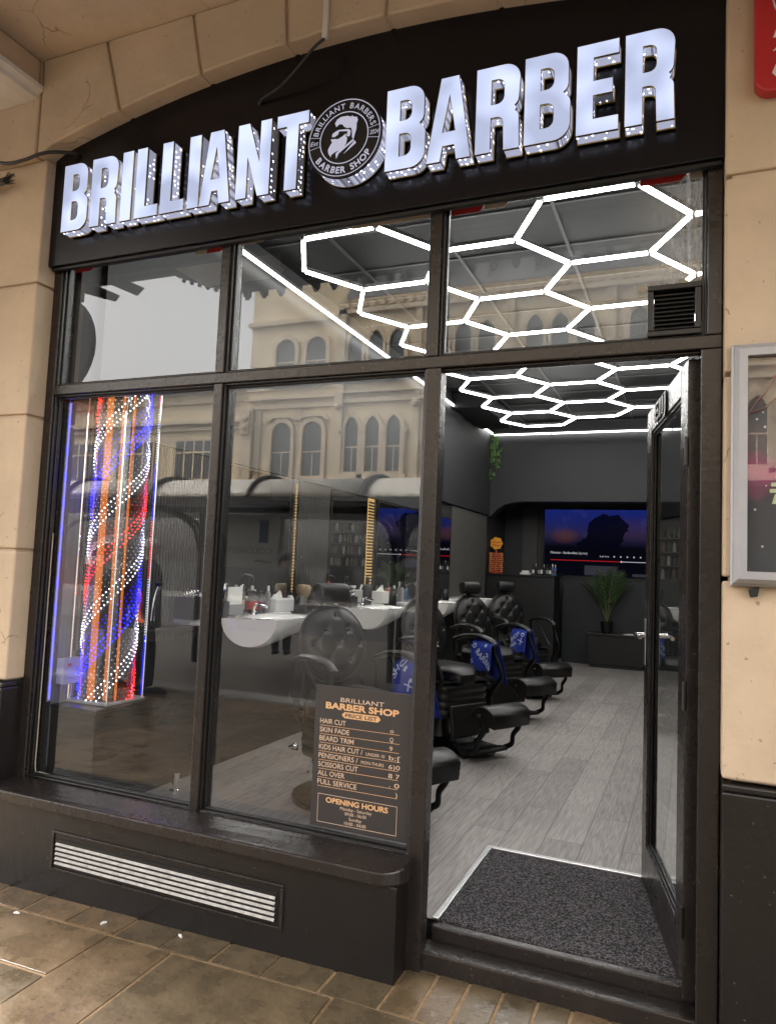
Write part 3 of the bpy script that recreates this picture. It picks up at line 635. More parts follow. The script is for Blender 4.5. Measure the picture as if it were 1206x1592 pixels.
for sgn, y0 in ((-1, -.004), (1, .049)):
    mb = MB(); dbox(mb, hp-.02, hp+.02, min(y0, y0+.004*sgn), max(y0, y0+.004*sgn), 1.10, 1.31); o = mb.build('handle_plate', 'alu', door, bevel=.002)
    mb = MB(); yy = y0+sgn*.045; mb.tube([(hp, y0, 1.235), (hp, yy, 1.235)], .010, 10, mat=DM); mb.tube(bez([(hp+.005, yy, 1.235), (hp-.06, yy, 1.237), (hp-.12, yy-.004*sgn, 1.233)]), .0095, 10, mat=DM); mb.build('handle', 'chrome', o, smooth=True)
for z in (.35, 1.1, 1.95):
    mb = MB(); mb.tube([(-.006, -.004, z-.05), (-.006, -.004, z+.05)], .008, 8, mat=DM); mb.build('hinge', 'black_metal', door)
v2, f2 = text_fit('EIIJ', 0, .27, 0, .078, bold=.02, extrude=.04)
mb = MB(); mb.add([(dl-.24-x, -.0045-.003*(1 if z > 0 else -1), 2.195+y) for x, y, z in v2], f2, mat=DM); mb.build('door_number', 'black_metal', door)

# ================================================================== ILLUMINATED SIGN
sg = thing('shop_sign', 'black fascia sign with lit raised letters BRILLIANT BARBER and round emblem', 'sign', (-.58, -.03, 2.95))
SY = -.045
mb = MB(); n = 40; xa, xb = -2.150, .992
poly = [(xa, 2.952), (xb, 2.952)]+[(xb-(xb-xa)*i/n, min(archz(xb-(xb-xa)*i/n)+.03, 3.78)) for i in range(n+1)]
mb.prism(poly, SY, -.004); mb.build('sign_board', 'board', sg, bevel=.003)
tim('soffit_trim', (XL0+.01, XR1-.005, -.028, -.0008, 2.936, 2.9515), m='black_matte', bev=.002)
def LI(w_, h, s, q): return [[(0, 0), (w_, 0), (w_, h), (0, h)]]
def LL(w_, h, s, q): return [[(0, 0), (w_, 0), (w_, q), (s, q), (s, h), (0, h)]]
def LT(w_, h, s, q): return [[((w_-s)/2, 0), ((w_+s)/2, 0), ((w_+s)/2, h-q), (w_, h-q), (w_, h), (0, h), (0, h-q), ((w_-s)/2, h-q)]]
def LE(w_, h, s, q):
    k = w_*.86; c = h/2
    return [[(0, 0), (w_, 0), (w_, q), (s, q), (s, c-q/2), (k, c-q/2), (k, c+q/2), (s, c+q/2), (s, h-q), (w_, h-q), (w_, h), (0, h)]]
def LN(w_, h, s, q):
    return [[(0, 0), (s*.92, 0), (s*.92, h*.56), (w_-s*.98, 0), (w_, 0), (w_, h), (w_-s*.92, h), (w_-s*.92, h*.44), (s*.98, h), (0, h)]]
def LA(w_, h, s, q):
    c = w_/2; t = s*.62
    return [[(0, 0), (s*.95, 0), (s*1.12, h*.18), (w_-s*1.12, h*.18), (w_-s*.95, 0), (w_, 0), (c+t, h), (c-t, h)], [(c-w_*.155, h*.34), (c+w_*.155, h*.34), (c, h*.80)]]
def LB(w_, h, s, q):
    r_ = w_*.36; nk = w_*.06; c = h*.515
    o = [(0, 0)]+arc(w_-r_, r_, r_, -PI/2, 0)+arc(w_-r_*.6, c-.012*0-r_*.62, r_*.6, 0, PI/3, 3)+[(w_-nk-.012, c)]+arc(w_-.008-r_*.6, c+r_*.62, r_*.6, -PI/3, 0, 3)+arc(w_-.008-r_, h-r_, r_, 0, PI/2)+[(0, h)]
    e = (w_-s*2.02)
    def hole(z0, z1): rh = min(e*.55, .03); return [(s, z0)]+arc(s+e-rh, z0+rh, rh, -PI/2, 0, 4)+arc(s+e-rh, z1-rh, rh, 0, PI/2, 4)+[(s, z1)]
    return [o, hole(q, c-q*.5), hole(c+q*.5, h-q)]
def LR(w_, h, s, q):
    r_ = w_*.36; c = h*.47; e = w_-s*2.02
    o = [(0, 0), (s, 0), (s, c-q*.45), (s+e*.45, c-q*.45)]+arc(s+e*.45, c-q*.45-e*.5, e*.5, PI/2, 0, 4)+[(w_-s, .0), (w_, 0), (w_-.003, c-r_*.75)]+arc(w_-.003-r_*.5, c-r_*.62, r_*.5, 0, PI/3, 3)+[(w_-w_*.07, c)]+arc(w_-.004-r_*.55, c+r_*.66, r_*.55, -PI/3, 0, 3)+arc(w_-r_, h-r_, r_, 0, PI/2)+[(0, h)]
    rh = min(e*.55, .03); z0, z1 = c+q*.5, h-q
    return [o, [(s, z0)]+arc(s+e-rh, z0+rh, rh, -PI/2, 0, 4)+arc(s+e-rh, z1-rh, rh, 0, PI/2, 4)+[(s, z1)]]
FN = dict(I=LI, L=LL, T=LT, E=LE, N=LN, A=LA, B=LB, R=LR)
word = [('B', -1.999, -1.826), ('R', -1.817, -1.642), ('I', -1.628, -1.566), ('L', -1.541, -1.407), ('L', -1.391, -1.258), ('I', -1.237, -1.176), ('A', -1.170, -.995), ('N', -.975, -.793), ('T', -.776, -.610),
        ('B', -.262, -.088), ('A', -.085, .098), ('R', .112, .286), ('B', .299, .472), ('E', .489, .640), ('R', .657, .826)]
FY = -.118
for ch, x0, x1 in word:
    x1 -= .013 if ch not in 'IL' and x0 < -.5 else .006 if ch not in 'IL' else 0
    h = .338; lp = [[(x0+x, 3.08+z) for x, z in q] for q in FN[ch](x1-x0, h, .0575, .052)]
    def layer(y0, y1, off):
        vs_, fs_ = curve_mesh(lp, (y1-y0)/2, off); return [(x, (y0+y1)/2-z, y) for x, y, z in vs_], fs_
    le = MB().add(*layer(FY+.010, SY-.016, -.0005)).build('letter', 'led_side', sg)
    MB().add(*layer(FY, FY+.0095, 0)).build('letter_face', 'face', le)
    MB().add(*layer(FY+.0008, FY+.010, .0016)).build('letter_trim', 'gold', le)
    MB().add(*layer(SY-.0155, SY-.010, .003)).build('letter_back', 'gold', le)
# round emblem
EC = (-.443, 3.249); ER = .170; EY = -.135
em = MB().tube([(EC[0], EY+.012, EC[1]), (EC[0], SY-.012, EC[1])], ER*.985, 64).build('emblem', 'led_side', sg)
MB().tube([(EC[0], EY, EC[1]), (EC[0], EY+.0115, EC[1])], ER, 64).build('emblem_face', 'black_matte', em, bevel=.001)
MB().tube([(EC[0], SY-.0115, EC[1]), (EC[0], SY-.006, EC[1])], ER*.995, 64).build('emblem_back', 'gold', em)
pr = MB(); PY = EY-.0012
def ring(r1, r2, a0=0, a1=2*PI, n=72):
    vs_ = []
    for i in range(n+1):
        a = a0+(a1-a0)*i/n
        for r_ in (r1, r2): vs_.append((EC[0]+r_*math.cos(a), PY, EC[1]+r_*math.sin(a)))
    pr.add(vs_, [(2*i, 2*i+1, 2*i+3, 2*i+2) for i in range(n)])
ring(.160, .1635); ring(.107, .111)
for a in (PI-.17, PI+.17, -.17, .17): 
    c_, s_ = math.cos(a), math.sin(a); p_, q_ = (EC[0]+.111*c_, EC[1]+.111*s_), (EC[0]+.160*c_, EC[1]+.160*s_); e = .0009
    pr.add([(p_[0]+e*s_, PY, p_[1]-e*c_), (q_[0]+e*s_, PY, q_[1]-e*c_), (q_[0]-e*s_, PY, q_[1]+e*c_), (p_[0]-e*s_, PY, p_[1]+e*c_)], [(0, 1, 2, 3)])
def arc_text(s, r_, mid, size, bold, top=True, sp=1.06):
    ws = []
    for c in s:
        m_ = text_mesh(c if c != ' ' else 'I', 1, bold); ws.append((max(v[0] for v in m_[0])-min(v[0] for v in m_[0]), m_) if c != ' ' else (.35, None))
    tot = sum(w_+.09 for w_, _ in ws)*size*sp; a = mid+(tot/r_/2 if top else -tot/r_/2)
    for w_, m_ in ws:
        half = (w_+.09)*size*sp/r_/2; a += -half if top else half
        if m_:
            mx_ = min(v[0] for v in m_[0])
            vs_ = []
            for x, y, z in m_[0]:
                lx = (x-mx_-w_/2)*size; ly = y*size
                th = a-PI/2 if top else a+PI/2; rb = r_
                vs_.append((EC[0]+rb*math.cos(a)+lx*math.cos(th)-ly*math.sin(th), PY, EC[1]+rb*math.sin(a)+lx*math.sin(th)+ly*math.cos(th)))
            pr.add(vs_, m_[1])
        a += -half if top else half
arc_text('BRILLIANT BARBERS', .1235, PI/2, .034, .004); arc_text('BARBER SHOP', .150, -PI/2, .038, .03, False, 1.12)
for s, x0, x1 in (('Est', -.155, -.117), ('2024', .116, .157)):
    v2, f2 = text_fit(s, x0, x1, -.010, .018, .0, shear=.25); pr.add([(EC[0]+x, PY, EC[1]+y) for x, y, z in v2], f2)
def poly2(pts, cx=583, cy=583): pr.add([(EC[0]+(x-cx)*.00037, PY, EC[1]-(y-cy+.16*(x-cx))*.00034) for x, y in pts], [tuple(range(len(pts)))])
# bearded man in profile: quiff, temple, glasses, moustache, beard, collar
poly2([(465, 400), (490, 350), (540, 318), (620, 310), (665, 325), (675, 305), (690, 325), (735, 330), (748, 370), (735, 410), (735, 480), (715, 560), (705, 610), (685, 585), (682, 500), (665, 460), (620, 465), (580, 445), (560, 415), (520, 412), (485, 445)])
poly2([(480, 500), (520, 482), (640, 478), (655, 500), (640, 505), (525, 500), (510, 540), (470, 570), (435, 570), (440, 530)])
poly2([(640, 480), (668, 500), (660, 560), (635, 575), (618, 560), (628, 510)])
poly2([(420, 600), (470, 595), (510, 600), (560, 570), (610, 530), (612, 575), (628, 590), (615, 660), (580, 715), (530, 740), (470, 770), (435, 800), (432, 825), (400, 780), (392, 730), (425, 660), (440, 640)])
poly2([(500, 850), (490, 780), (545, 725), (600, 690), (700, 605), (712, 625), (600, 720), (530, 780)])
poly2([(585, 790), (660, 700), (720, 625), (740, 655), (700, 690), (640, 745)])
pr.build('emblem_print', 'emblem', em)

# sign wiring: white trunking, black flex, cable at the left, cut cable bundle
t = MB(); t.box(-.562, -.538, -.152, -.136, 3.70, 4.008); tag(t.build('cable_trunking', 'white_trim', bevel=.002), 'white plastic cable trunking running down the arch above the sign', 'trunking')
t = MB(); t.tube(bez([(-.553, -.145, 3.70), (-.60, -.15, 3.665), (-.69, -.12, 3.62), (-.80, -.08, 3.585), (-.90, -.06, 3.565), (-.93, -.042, 3.555)]), .0065, 8); tag(t.build('power_cable', 'cable', smooth=True), 'black cable dropping from the white trunking to the sign board', 'cable')
t = MB(); t.tube(bez([(-2.95, -.15, 3.60), (-2.55, -.15, 3.535), (-2.38, -.148, 3.488), (-2.25, -.148, 3.484), (-2.15, -.145, 3.497), (-2.08, -.12, 3.508), (-2.0, -.06, 3.52)]), .009, 8); tag(t.build('power_cable', 'cable', smooth=True), 'black cable sagging across the left pilaster to the sign corner', 'cable')
t = MB()
for k in range(5):
    a = rng.uniform(-.012, .012); b = rng.uniform(-.012, .012); t.tube(bez([(-2.9, -.14, 3.36+a), (-2.55, -.15+b, 3.375+a), (-2.36, -.15+b, 3.392+a)]), .011, 6)
for k in range(46):
    a, b = rng.uniform(-.024, .024), rng.uniform(-.02, .015); t.tube([(-2.37, -.15+b*.6, 3.39+a*.7), (-2.325+rng.uniform(-.012, .012), -.155+b*1.3, 3.398+a*1.2)], .0011, 4)
tag(t.build('cut_cable', 'cable'), 'frayed bundle of cut black cables on the left pilaster', 'cable')

# ================================================================== PRICE LIST
pl_ = thing('price_list', 'charcoal BRILLIANT BARBER SHOP price list board standing inside the right window corner', 'price list', (-.33, .04, .44))
PX0, PX1, PZ0, PZ1 = -.540, -.1125, .437, 1.004; PYY = .040
MB().box(PX0, PX1, PYY, PYY+.006, PZ0, PZ1).build('board', 'list', pl_, bevel=.001)
pw, ph = PX1-PX0, PZ1-PZ0
tp, cp, dk = MB(), MB(), MB()
def ptext(mb, s, u0, u1, v, h, bold=0, dy=.0012):
    v2, f2 = text_fit(s, PX0+u0*pw, None if u1 is None else PX0+u1*pw, PZ0+v*ph, h*ph, bold); mb.add([(x, PYY-dy, y) for x, y, z in v2], f2)
ptext(cp, 'BRILLIANT', .27, .72, .893, .030); ptext(tp, 'BARBER SHOP', .115, .872, .838, .044, .035)
xa_, xb_ = PX0+.29*pw, PX0+.69*pw; zc = PZ0+.803*ph; hh = .0215*ph
tp.add([(x, PYY-.0012, z) for x, z in [(xa_+.012, zc-hh), (xb_-.012, zc-hh), (xb_-.003, zc-hh*.35), (xb_, zc), (xb_-.003, zc+hh*.35), (xb_-.012, zc+hh), (xa_+.012, zc+hh), (xa_+.003, zc+hh*.35), (xa_, zc), (xa_+.003, zc-hh*.35)]], [tuple(range(10))])
ptext(dk, 'PRICE LIST', .325, .655, .790, .026, .02, .0024)
rows = [('HAIR CUT', .335), ('SKIN FADE', .375), ('BEARD TRIM', .425), ('KIDS HAIR CUT /', .52), ('PENSIONERS /', .475), ('SCISSORS CUT', .48), ('ALL OVER', .345), ('FULL SERVICE', .475)]
for i, (s, u1) in enumerate(rows):
    v = .728-.0612*i; ptext(cp, s, .062, u1, v, .034, .004)
    tp.box(PX0+.062*pw, PX0+.885*pw, PYY-.0012, PYY-.0004, PZ0+(v-.016)*ph, PZ0+(v-.0135)*ph)
ptext(cp, 'UNDER 10', .555, .745, .728-.0612*3, .021); ptext(cp, 'MON-THURS', .51, .74, .728-.0612*4, .021)
for i, (s, u0, u1) in enumerate((('o', .79, .825), ('Q', .79, .825), ('9', .79, .82), ('b:[', .79, .9), ('6)0', .79, .9), ('8 7', .79, .9), ('. 0', .8, .9), (')', .865, .885))): ptext(cp, s, u0, u1, .722-.0612*i, .030)
bx0, bx1, bz0, bz1 = PX0+.075*pw, PX0+.888*pw, PZ0+.035*ph, PZ0+.232*ph
for q in ((bx0, bx1, bz0, bz0+.0015), (bx0, bx1, bz1-.0015, bz1), (bx0, bx0+.0015, bz0, bz1), (bx1-.0015, bx1, bz0, bz1)): cp.box(q[0], q[1], PYY-.0012, PYY-.0004, q[2], q[3])
ptext(tp, 'OPENING HOURS', .16, .80, .178, .036, .03)
for s, u0, u1, v in (('Monday - Saturday', .315, .64, .143), ('09:00 - 06:00', .365, .585, .111), ('Sunday', .41, .54, .079), ('10:00 - 04:00', .365, .585, .047)): ptext(cp, s, u0, u1, v, .021)
tp.build('heading', 'tan_print', pl_); cp.build('lettering', 'pale_print', pl_); dk.build('badge_text', 'list_dark', pl_)

# ================================================================== RIGHT-HAND CASE AND RED SIGN
pc = thing('poster_case', 'grey framed poster case on the cream pilaster right of the door', 'poster case', (1.3, -.1, 1.5))
a, b, c, d = 1.002, 1.66, 1.486, 2.262
mb = MB()
def frame_ring(o1, y1, o2, y2):
    q1 = [(a+o1, c+o1), (b-o1, c+o1), (b-o1, d-o1), (a+o1, d-o1)]; q2 = [(a+o2, c+o2), (b-o2, c+o2), (b-o2, d-o2), (a+o2, d-o2)]
    mb.add([(x, y1, z) for x, z in q1]+[(x, y2, z) for x, z in q2], [(i, (i+1) % 4, 4+(i+1) % 4, 4+i) for i in range(4)])
frame_ring(0, -.101, 0, -.128); frame_ring(0, -.128, .006, -.132); frame_ring(.006, -.132, .008, -.145); frame_ring(.008, -.145, .022, -.162); frame_ring(.022, -.162, .046, -.162); frame_ring(.046, -.162, .046, -.138)
mb.build('frame', 'steel_grey', pc); MB().box(a+.045, b-.045, -.134, -.13, c+.045, d-.045).build('poster', 'poster', pc)
mb = MB(); mb.tube(bez([(1.05, -.136, 2.03), (1.075, -.136, 2.07), (1.10, -.136, 2.10), (1.125, -.136, 2.15)]), [.018+.02*i/36 for i in range(37)], 8, sq=(1, .05)); mb.tube(bez([(1.05, -.1365, 2.035), (1.09, -.1365, 2.045), (1.13, -.1365, 2.08)]), .014, 8, sq=(1, .05)); mb.build('poster_figure', 'flesh', pc)
mb = MB()
for z, q in ((1.80, .012), (1.78, .016)): mb.box(1.128-q, 1.2, -.137, -.1355, z, z+.012)
mb.prism([(1.118, 1.745), (1.2, 1.745), (1.2, 1.775), (1.126, 1.775)], -.1368, -.1356); mb.build('poster_print', 'poster_y', pc)
MB().add([(a+.047, -.142, c+.047), (b-.047, -.142, c+.047), (b-.047, -.142, d-.047), (a+.047, -.142, d-.047)], [(0, 1, 2, 3)]).build('glazing', 'glass_case', pc)
mb = MB(); mb.prism([(1.055, 1.475), (1.085, 1.485), (1.08, 1.455), (1.06, 1.452)], -.13, -.1); mb.build('fixing', 'black_matte', pc)
rs = thing('red_sign', 'red rounded sign with white characters high on the right pilaster', 'sign', (1.3, -.12, 3.1))
mb = MB(); mb.prism(arc(1.115, 3.14, .05, PI, 1.5*PI, 8)+[(1.5, 3.09), (1.5, 4.0), (1.062, 4.0)], -.15, -.101); mb.build('panel', 'red', rs, bevel=.008)
mb = MB(); mb.tube([(1.165+.048*math.cos(2*PI*i/12), -.1525, 3.40+.06*math.sin(2*PI*i/12)) for i in range(12)], .010, 4, sq=(1, .2), close=True)
for s, z in (('E', 3.27), ('A', 3.225)):
    v2, f2 = text_fit(s, 1.117, 1.17, z, .036, .02, shear=.2); mb.add([(x, -.1515, y) for x, y, q in v2], f2)
mb.prism([(1.115, 3.15), (1.125, 3.175), (1.2, 3.19), (1.2, 3.13), (1.13, 3.13)], -.1525, -.1505); mb.build('characters', 'white', rs)
# litter on the slabs
for i, (x, y, rz, lab) in enumerate(((-1.73, -.31, .3, 'white scrap of litter on the paving at far left'), (-1.34, -.22, 1.2, 'white crumb of litter below the vent grille'), (-.99, -.17, -.5, 'cigarette end lying against the stall riser'))):
    mb = MB(); mt = Matrix.Translation((x, y, gz(x)+.006)) @ Matrix.Rotation(rz, 4, 'Z'); mb.tube([(-.012, 0, 0), (0, .002, .001), (.014, 0, 0)], [.004, .006, .004], 6, mat=mt); tag(mb.build('litter', 'litter'), lab, 'litter')

# ================================================================== ROOM SHELL
FZ = .12; LX = -2.07; RX = 1.9; BY = 8.32; CZ = 3.80
struct(MB().add([(LX-.05, .17, FZ), (RX+.05, .17, FZ), (RX+.05, 9.6, FZ), (LX-.05, 9.6, FZ)], [(0, 1, 2, 3)]).build('floor', 'floor'))
struct(MB().box(LX-.12, LX, .101, 9.7, -.1, CZ+.2).build('wall_left', 'wall_dark'))
struct(MB().box(RX, RX+.12, .101, 9.7, -.1, CZ+.2).build('wall_right', 'wall_dark'))
struct(MB().box(.95, RX, .1215, .2, -.1, CZ+.2).box(-2.3, LX-.001, .1215, .2, -.1, CZ+.2).build('wall_front', 'wall_dark'))
struct(MB().box(LX, RX, .102, .2, 3.062, CZ).build('wall_above_window', 'wall_dark'))
struct(MB().box(LX, RX, 9.55, 9.7, -.1, CZ+.2).build('wall_back', 'wall_dark'))
struct(MB().box(LX-.12, RX+.12, .1, 9.7, CZ, CZ+.12).build('ceiling', 'ceil_black'))
# bulkhead with curved corner over the back alcove
mb = MB(); bp_ = [(LX, 2.33), (-2.0, 2.36), (-1.9, 2.46), (-1.79, 2.535), (-1.62, 2.575), (-1.45, 2.585), (RX, 2.585), (RX, CZ), (LX, CZ)]
mb.prism(bp_, BY, BY+.25); struct(mb.build('wall_bulkhead', 'wall_dark'))
mb = MB(); mb.box(LX, LX+.028, .25, 6.0, 2.175, CZ).box(LX, LX+.05, 6.0005, BY-.001, 2.36, CZ); struct(mb.build('wall_upper_left', 'wall_dark'))
struct(MB().box(LX+.0005, LX+.5, BY+.26, 9.54, 2.7, 2.73).build('alcove_ceiling', 'ceil_black'))
mb = MB()
for x in (-1.5, -.72, .06, .84, 1.6): mb.box(x, x+.022, .25, BY, CZ-.012, CZ-.001)
for k in range(14): mb.box(LX+.06, RX, .5+.6*k, .52+.6*k, CZ-.009, CZ-.0012)
struct(mb.build('ceiling_grid', 'ceil_bar'))

tag(MB().box(LX+.0005, LX+.012, .25, 8.3, FZ+.001, 1.06).build('wall_panel', 'black_matte'), 'plain black lower panel running under the basins on the left wall', 'wall panel')
# entrance mat in its well
mt = thing('entrance_mat', 'charcoal ribbed entrance carpet just inside the doorway', 'mat', (.44, .58, .1))
MB().box(-.012, .912, .171, .975, .06, FZ+.006).build('mat_pile', 'carpet', mt)
mb = MB(); mb.box(-.042, -.014, .16, 1.006, FZ+.001, FZ+.012); mb.build('edge_trim', 'alu', mt, bevel=.003)
mb = MB(); mb.box(-.0138, .95, .977, 1.006, FZ+.001, FZ+.0125); mb.build('edge_trim', 'alu', mt, bevel=.003)

# ------------------------------------------------------------------ hexagon ceiling light
HZ, HS = 3.5, .4885
hx = thing('hexagon_light', 'honeycomb of white light tubes across the black ceiling', 'ceiling light', (-.3, 4, HZ))
ca, sa = math.cos(R(-1.2)), math.sin(R(-1.2))
def hxy(x, y): X, Y = x-.385, y-1.48; return (.385+X*ca-Y*sa, 1.48+X*sa+Y*ca*1.008)
edges = {}
cells = [(i, j) for i, n in ((-2, 7), (-1, 6), (0, 6), (1, 6)) for j in range(n)]
for i, j in cells:
    cx, cy = .385+1.5*HS*i, 1.48+math.sqrt(3)*HS*(j+(.5 if i % 2 else 0))
    vs_ = [(cx+HS*math.cos(PI*k/3), cy+HS*math.sin(PI*k/3)) for k in range(6)]
    for k in range(6):
        p, q = vs_[k], vs_[(k+1) % 6]; key = tuple(sorted(((round(p[0], 2), round(p[1], 2)), (round(q[0], 2), round(q[1], 2))))); edges.setdefault(key, (p, q))
def led_tube(mb, p, q, r_=.0128):
    """square-section tube: lit underside, frosted casing above"""
    p, q = Vector(p), Vector(q); d = (q-p).normalized(); s = Vector((-d.y, d.x, 0)); u = Vector((0, 0, 1))
    vs_ = [c+s*a*r_+u*b for c in (p, q) for a, b in ((-1, -.004), (-.75, -.021), (.75, -.021), (1, -.004), (1, .022), (-1, .022))]
    mb.add(vs_, [(0, 1, 7, 6), (1, 2, 8, 7), (2, 3, 9, 8)], 0); mb.add([vs_[i] for i in (3, 4, 5, 0, 9, 10, 11, 6)], [(0, 1, 5, 4), (1, 2, 6, 5), (2, 3, 7, 6), (0, 3, 2, 1), (4, 5, 6, 7)], 1)
    return mb
ed = sorted(edges.values(), key=lambda e: e[0][1]+e[1][1])
verts = {}
rest = MB()
for k, (p, q) in enumerate(ed):
    P, Q = Vector((*hxy(*p), HZ)), Vector((*hxy(*q), HZ)); d = (Q-P).normalized()*.016
    for v in (p, q): verts[(round(v[0], 2), round(v[1], 2))] = hxy(*v)
    if k < 97: led_tube(MB(), P+d, Q-d).build('tube', ['led', 'led_case'], hx)
    else: led_tube(rest, P+d, Q-d)
if rest.v: struct(rest.build('far_tubes', ['led', 'led_case'], hx), 'stuff')
jm = MB()
for x, y in verts.values(): jm.lathe([(.019, -.016), (.022, -.006), (.022, .016), (.012, .02)], (x, y, HZ), 10)
struct(jm.build('connector', 'led_case', hx), 'stuff')
rp_ = MB()
for x, y in verts.values(): rp_.tube([(x, y, HZ+.02), (x, y, CZ-.003)], .0015, 4)
struct(rp_.build('hanger_wire', 'chrome', hx), 'stuff')
ll = thing('wall_light_strip', 'white light tube along the top of the left wall', 'strip light', (LX+.08, 4, 3.63))
for a, b in ((.45, 2.35), (2.37, 4.30), (4.32, 6.2), (6.22, 8.2)): led_tube(MB(), (LX+.085, a, 3.638), (LX+.085, b, 3.638), .014).build('tube', ['led_wall', 'led_case'], ll)
mb = MB()
for y in (.9, 1.9, 2.36, 3.3, 4.31, 5.2, 6.21, 7.2): mb.box(LX+.052, LX+.1, y-.012, y+.012, 3.645, 3.662)
mb.build('clip', 'led_case', ll)
ll = thing('wall_light_strip', 'white light tube along the top of the back bulkhead', 'strip light', (0, BY-.04, 3.63))
for a, b in ((LX+.1, -1.1), (-1.08, .6), (.62, RX-.1)): led_tube(MB(), (a, BY-.045, 3.63), (b, BY-.045, 3.63), .014).build('tube', ['led_wall', 'led_case'], ll)

# air-conditioning cassette in the far left ceiling corner
ac = thing('ceiling_unit', 'black ceiling unit with grille in the far left corner', 'air conditioner', (-1.75, 6.9, 3.6))
MB().box(-2.015, -1.55, 6.2, 7.6, 3.58, CZ-.002).build('casing', 'black_matte', ac, bevel=.02)
for k in range(6): MB().box(-1.549, -1.535, 6.3, 7.5, 3.60+.03*k, 3.612+.03*k).build('grille_slat', 'ceil_bar', ac)

# ------------------------------------------------------------------ left wall: ribbed panels, mirrors, gold strips, shelf
for i, (y0, y1, lab) in enumerate(((.22, 1.30, 'ribbed grey wall panel beside the display pole'), (2.46, 3.0, 'ribbed grey wall panel right of the first gold strip'), (6.52, 8.28, 'ribbed grey wall panel at the far end of the left wall'))):
    t = MB(); n = int((y1-y0)/.026)
    tz = 2.352 if y0 > 6 else 2.17; t.box(LX, LX+.012, y0, y1, 1.0, tz)
    for k in range(n): y = y0+(y1-y0)*(k+.5)/n; t.tube([(LX+.012, y, 1.0), (LX+.012, y, tz-.001)], .0105, 6)
    tag(t.build('ribbed_panel', 'rib'), lab, 'wall panel')
for y0, y1, lab in ((1.33, 2.33, 'first black edged wall mirror, left of the thin gold strip'), (3.03, 3.80, 'narrow wall mirror between the two gold strips'), (4.06, 6.48, 'wide wall mirror beyond the bright gold strip')):
    t = thing('wall_mirror', lab, 'mirror', (LX+.02, (y0+y1)/2, 1.15))
    MB().box(LX+.0005, LX+.02, y0, y1, 1.13, 2.17).build('backing', 'black_matte', t, bevel=.002); MB().add([(LX+.0225, y0+.015, 1.145), (LX+.0225, y1-.015, 1.145), (LX+.0225, y1-.015, 2.155), (LX+.0225, y0+.015, 2.155)], [(0, 1, 2, 3)]).build('mirror_glass', 'mirror', t)
for y0, y1, lab, s in ((2.36, 2.43, 'thin gold light strip of small lamps on the left wall', 1), (3.84, 3.98, 'broad gold light strip with dark slats on the left wall', 2)):
    t = thing('gold_strip', lab, 'strip light', (LX+.02, y0, 1.2))
    if s == 1:
        MB().box(LX, LX+.02, y0, y1, 1.15, 2.17).build('backing', 'black_matte', t)
        mb = MB()
        for k in range(38): mb.ball((LX+.026, (y0+y1)/2, 1.19+.0255*k), .009, 6)
        struct(mb.build('lamp_row', 'gold_led', t), 'stuff')
    else:
        MB().box(LX, LX+.012, y0, y1, 1.15, 2.17).build('light_band', 'gold_led', t); mb = MB()
        for k in range(33): mb.box(LX+.013, LX+.03, y0-.004, y1+.004, 1.16+.03*k, 1.16+.03*k+.015)
        mb.build('slat_rack', 'black_matte', t)
t = MB(); t.box(LX+.001, LX+.17, .40, 6.9, 1.065, 1.092); tag(t.build('wall_shelf', 'shelf', bevel=.003), 'long black shelf of bottles and tools along the left wall', 'shelf')
SZ = 1.138
# basins
def make_basin():
    """local: x out from the wall, y along it, rim at z=0: a D-section trough with a closed near end on a winged slab"""
    r_ = thing('wash_basin', 'x', 'basin', (0, 0, 0), 0, 'white basins along the left wall')
    mb = MB(); NY, NA = 16, 20; xc = .405
    def sec(t):
        return .185+.02*math.sin(PI*t*.6), .185*(1-.72*t**1.5)
    rg = []
    for i in range(NY+1):
        t = i/NY; hw, dp = sec(t); y = -.27+.68*t; k = .93 if i == 0 else 1
        rg.append([(xc+hw*k*math.cos(PI+PI*j/NA)*1.0+.10*t*(0), y-(.012 if i == 0 else 0)*0+.10*(math.cos(PI+PI*j/NA))*.5*(1-t), dp*k*math.sin(PI+PI*j/NA)*(1 if 0 < j < NA else 0)) for j in range(NA+1)])
    k = NA+1; mb.add([p for r2 in rg for p in r2], [(i*k+j, i*k+j+1, (i+1)*k+j+1, (i+1)*k+j) for i in range(NY) for j in range(NA)]); mb.add(rg[0], [tuple(range(k))]); mb.add(rg[-1], [tuple(range(k))])
    def topf(u, v):
        a, b = rg[int(round(u*NY))][0], rg[int(round(u*NY))][-1]; p = Vector(a).lerp(Vector(b), v); d = max(0, 1-((u-.55)/.40)**2-((v-.5)/.42)**2); return (p.x, p.y, -.06*min(1, d*2)+.001)
    mb.grid(topf, NY, 16); mb.build('bowl', 'ceramic', r_, smooth=True)
    mb = MB(); pl = [(.02, -.52)]+arc(.165, -.485, .055, -PI/2, 0, 6)+arc(.165, .56, .055, 0, PI/2, 6)+[(.02, .615)]; mb.prism(pl, -.04, .003, 'z'); mb.build('counter_slab', 'ceramic', r_, bevel=.012, seg=3)
    mb = MB(); mb.tube(bez([(.20, .1, 0), (.20, .1, .05), (.22, .1, .07), (.30, .1, .06)]), .010, 8); mb.lathe([(.018, 0), (.018, .015), (.012, .025)], (.20, .1, 0)); mb.build('tap', 'chrome', r_, smooth=True)
    return r_
b0 = make_basin(); b0['label'] = 'white basin nearest the window, left of the first barber chair'
b0.matrix_basis = Matrix.Translation((LX, 1.50, 1.135))
dup(b0, (LX, 3.28, 1.135), 0, 'white basin seen just right of the first chair back')
dup(b0, (LX, 4.95, 1.135), 0, 'white basin behind the third chair, seen through the doorway')
dup(b0, (LX, 6.5, 1.135), 0, 'farthest white basin, behind the last barber chair')

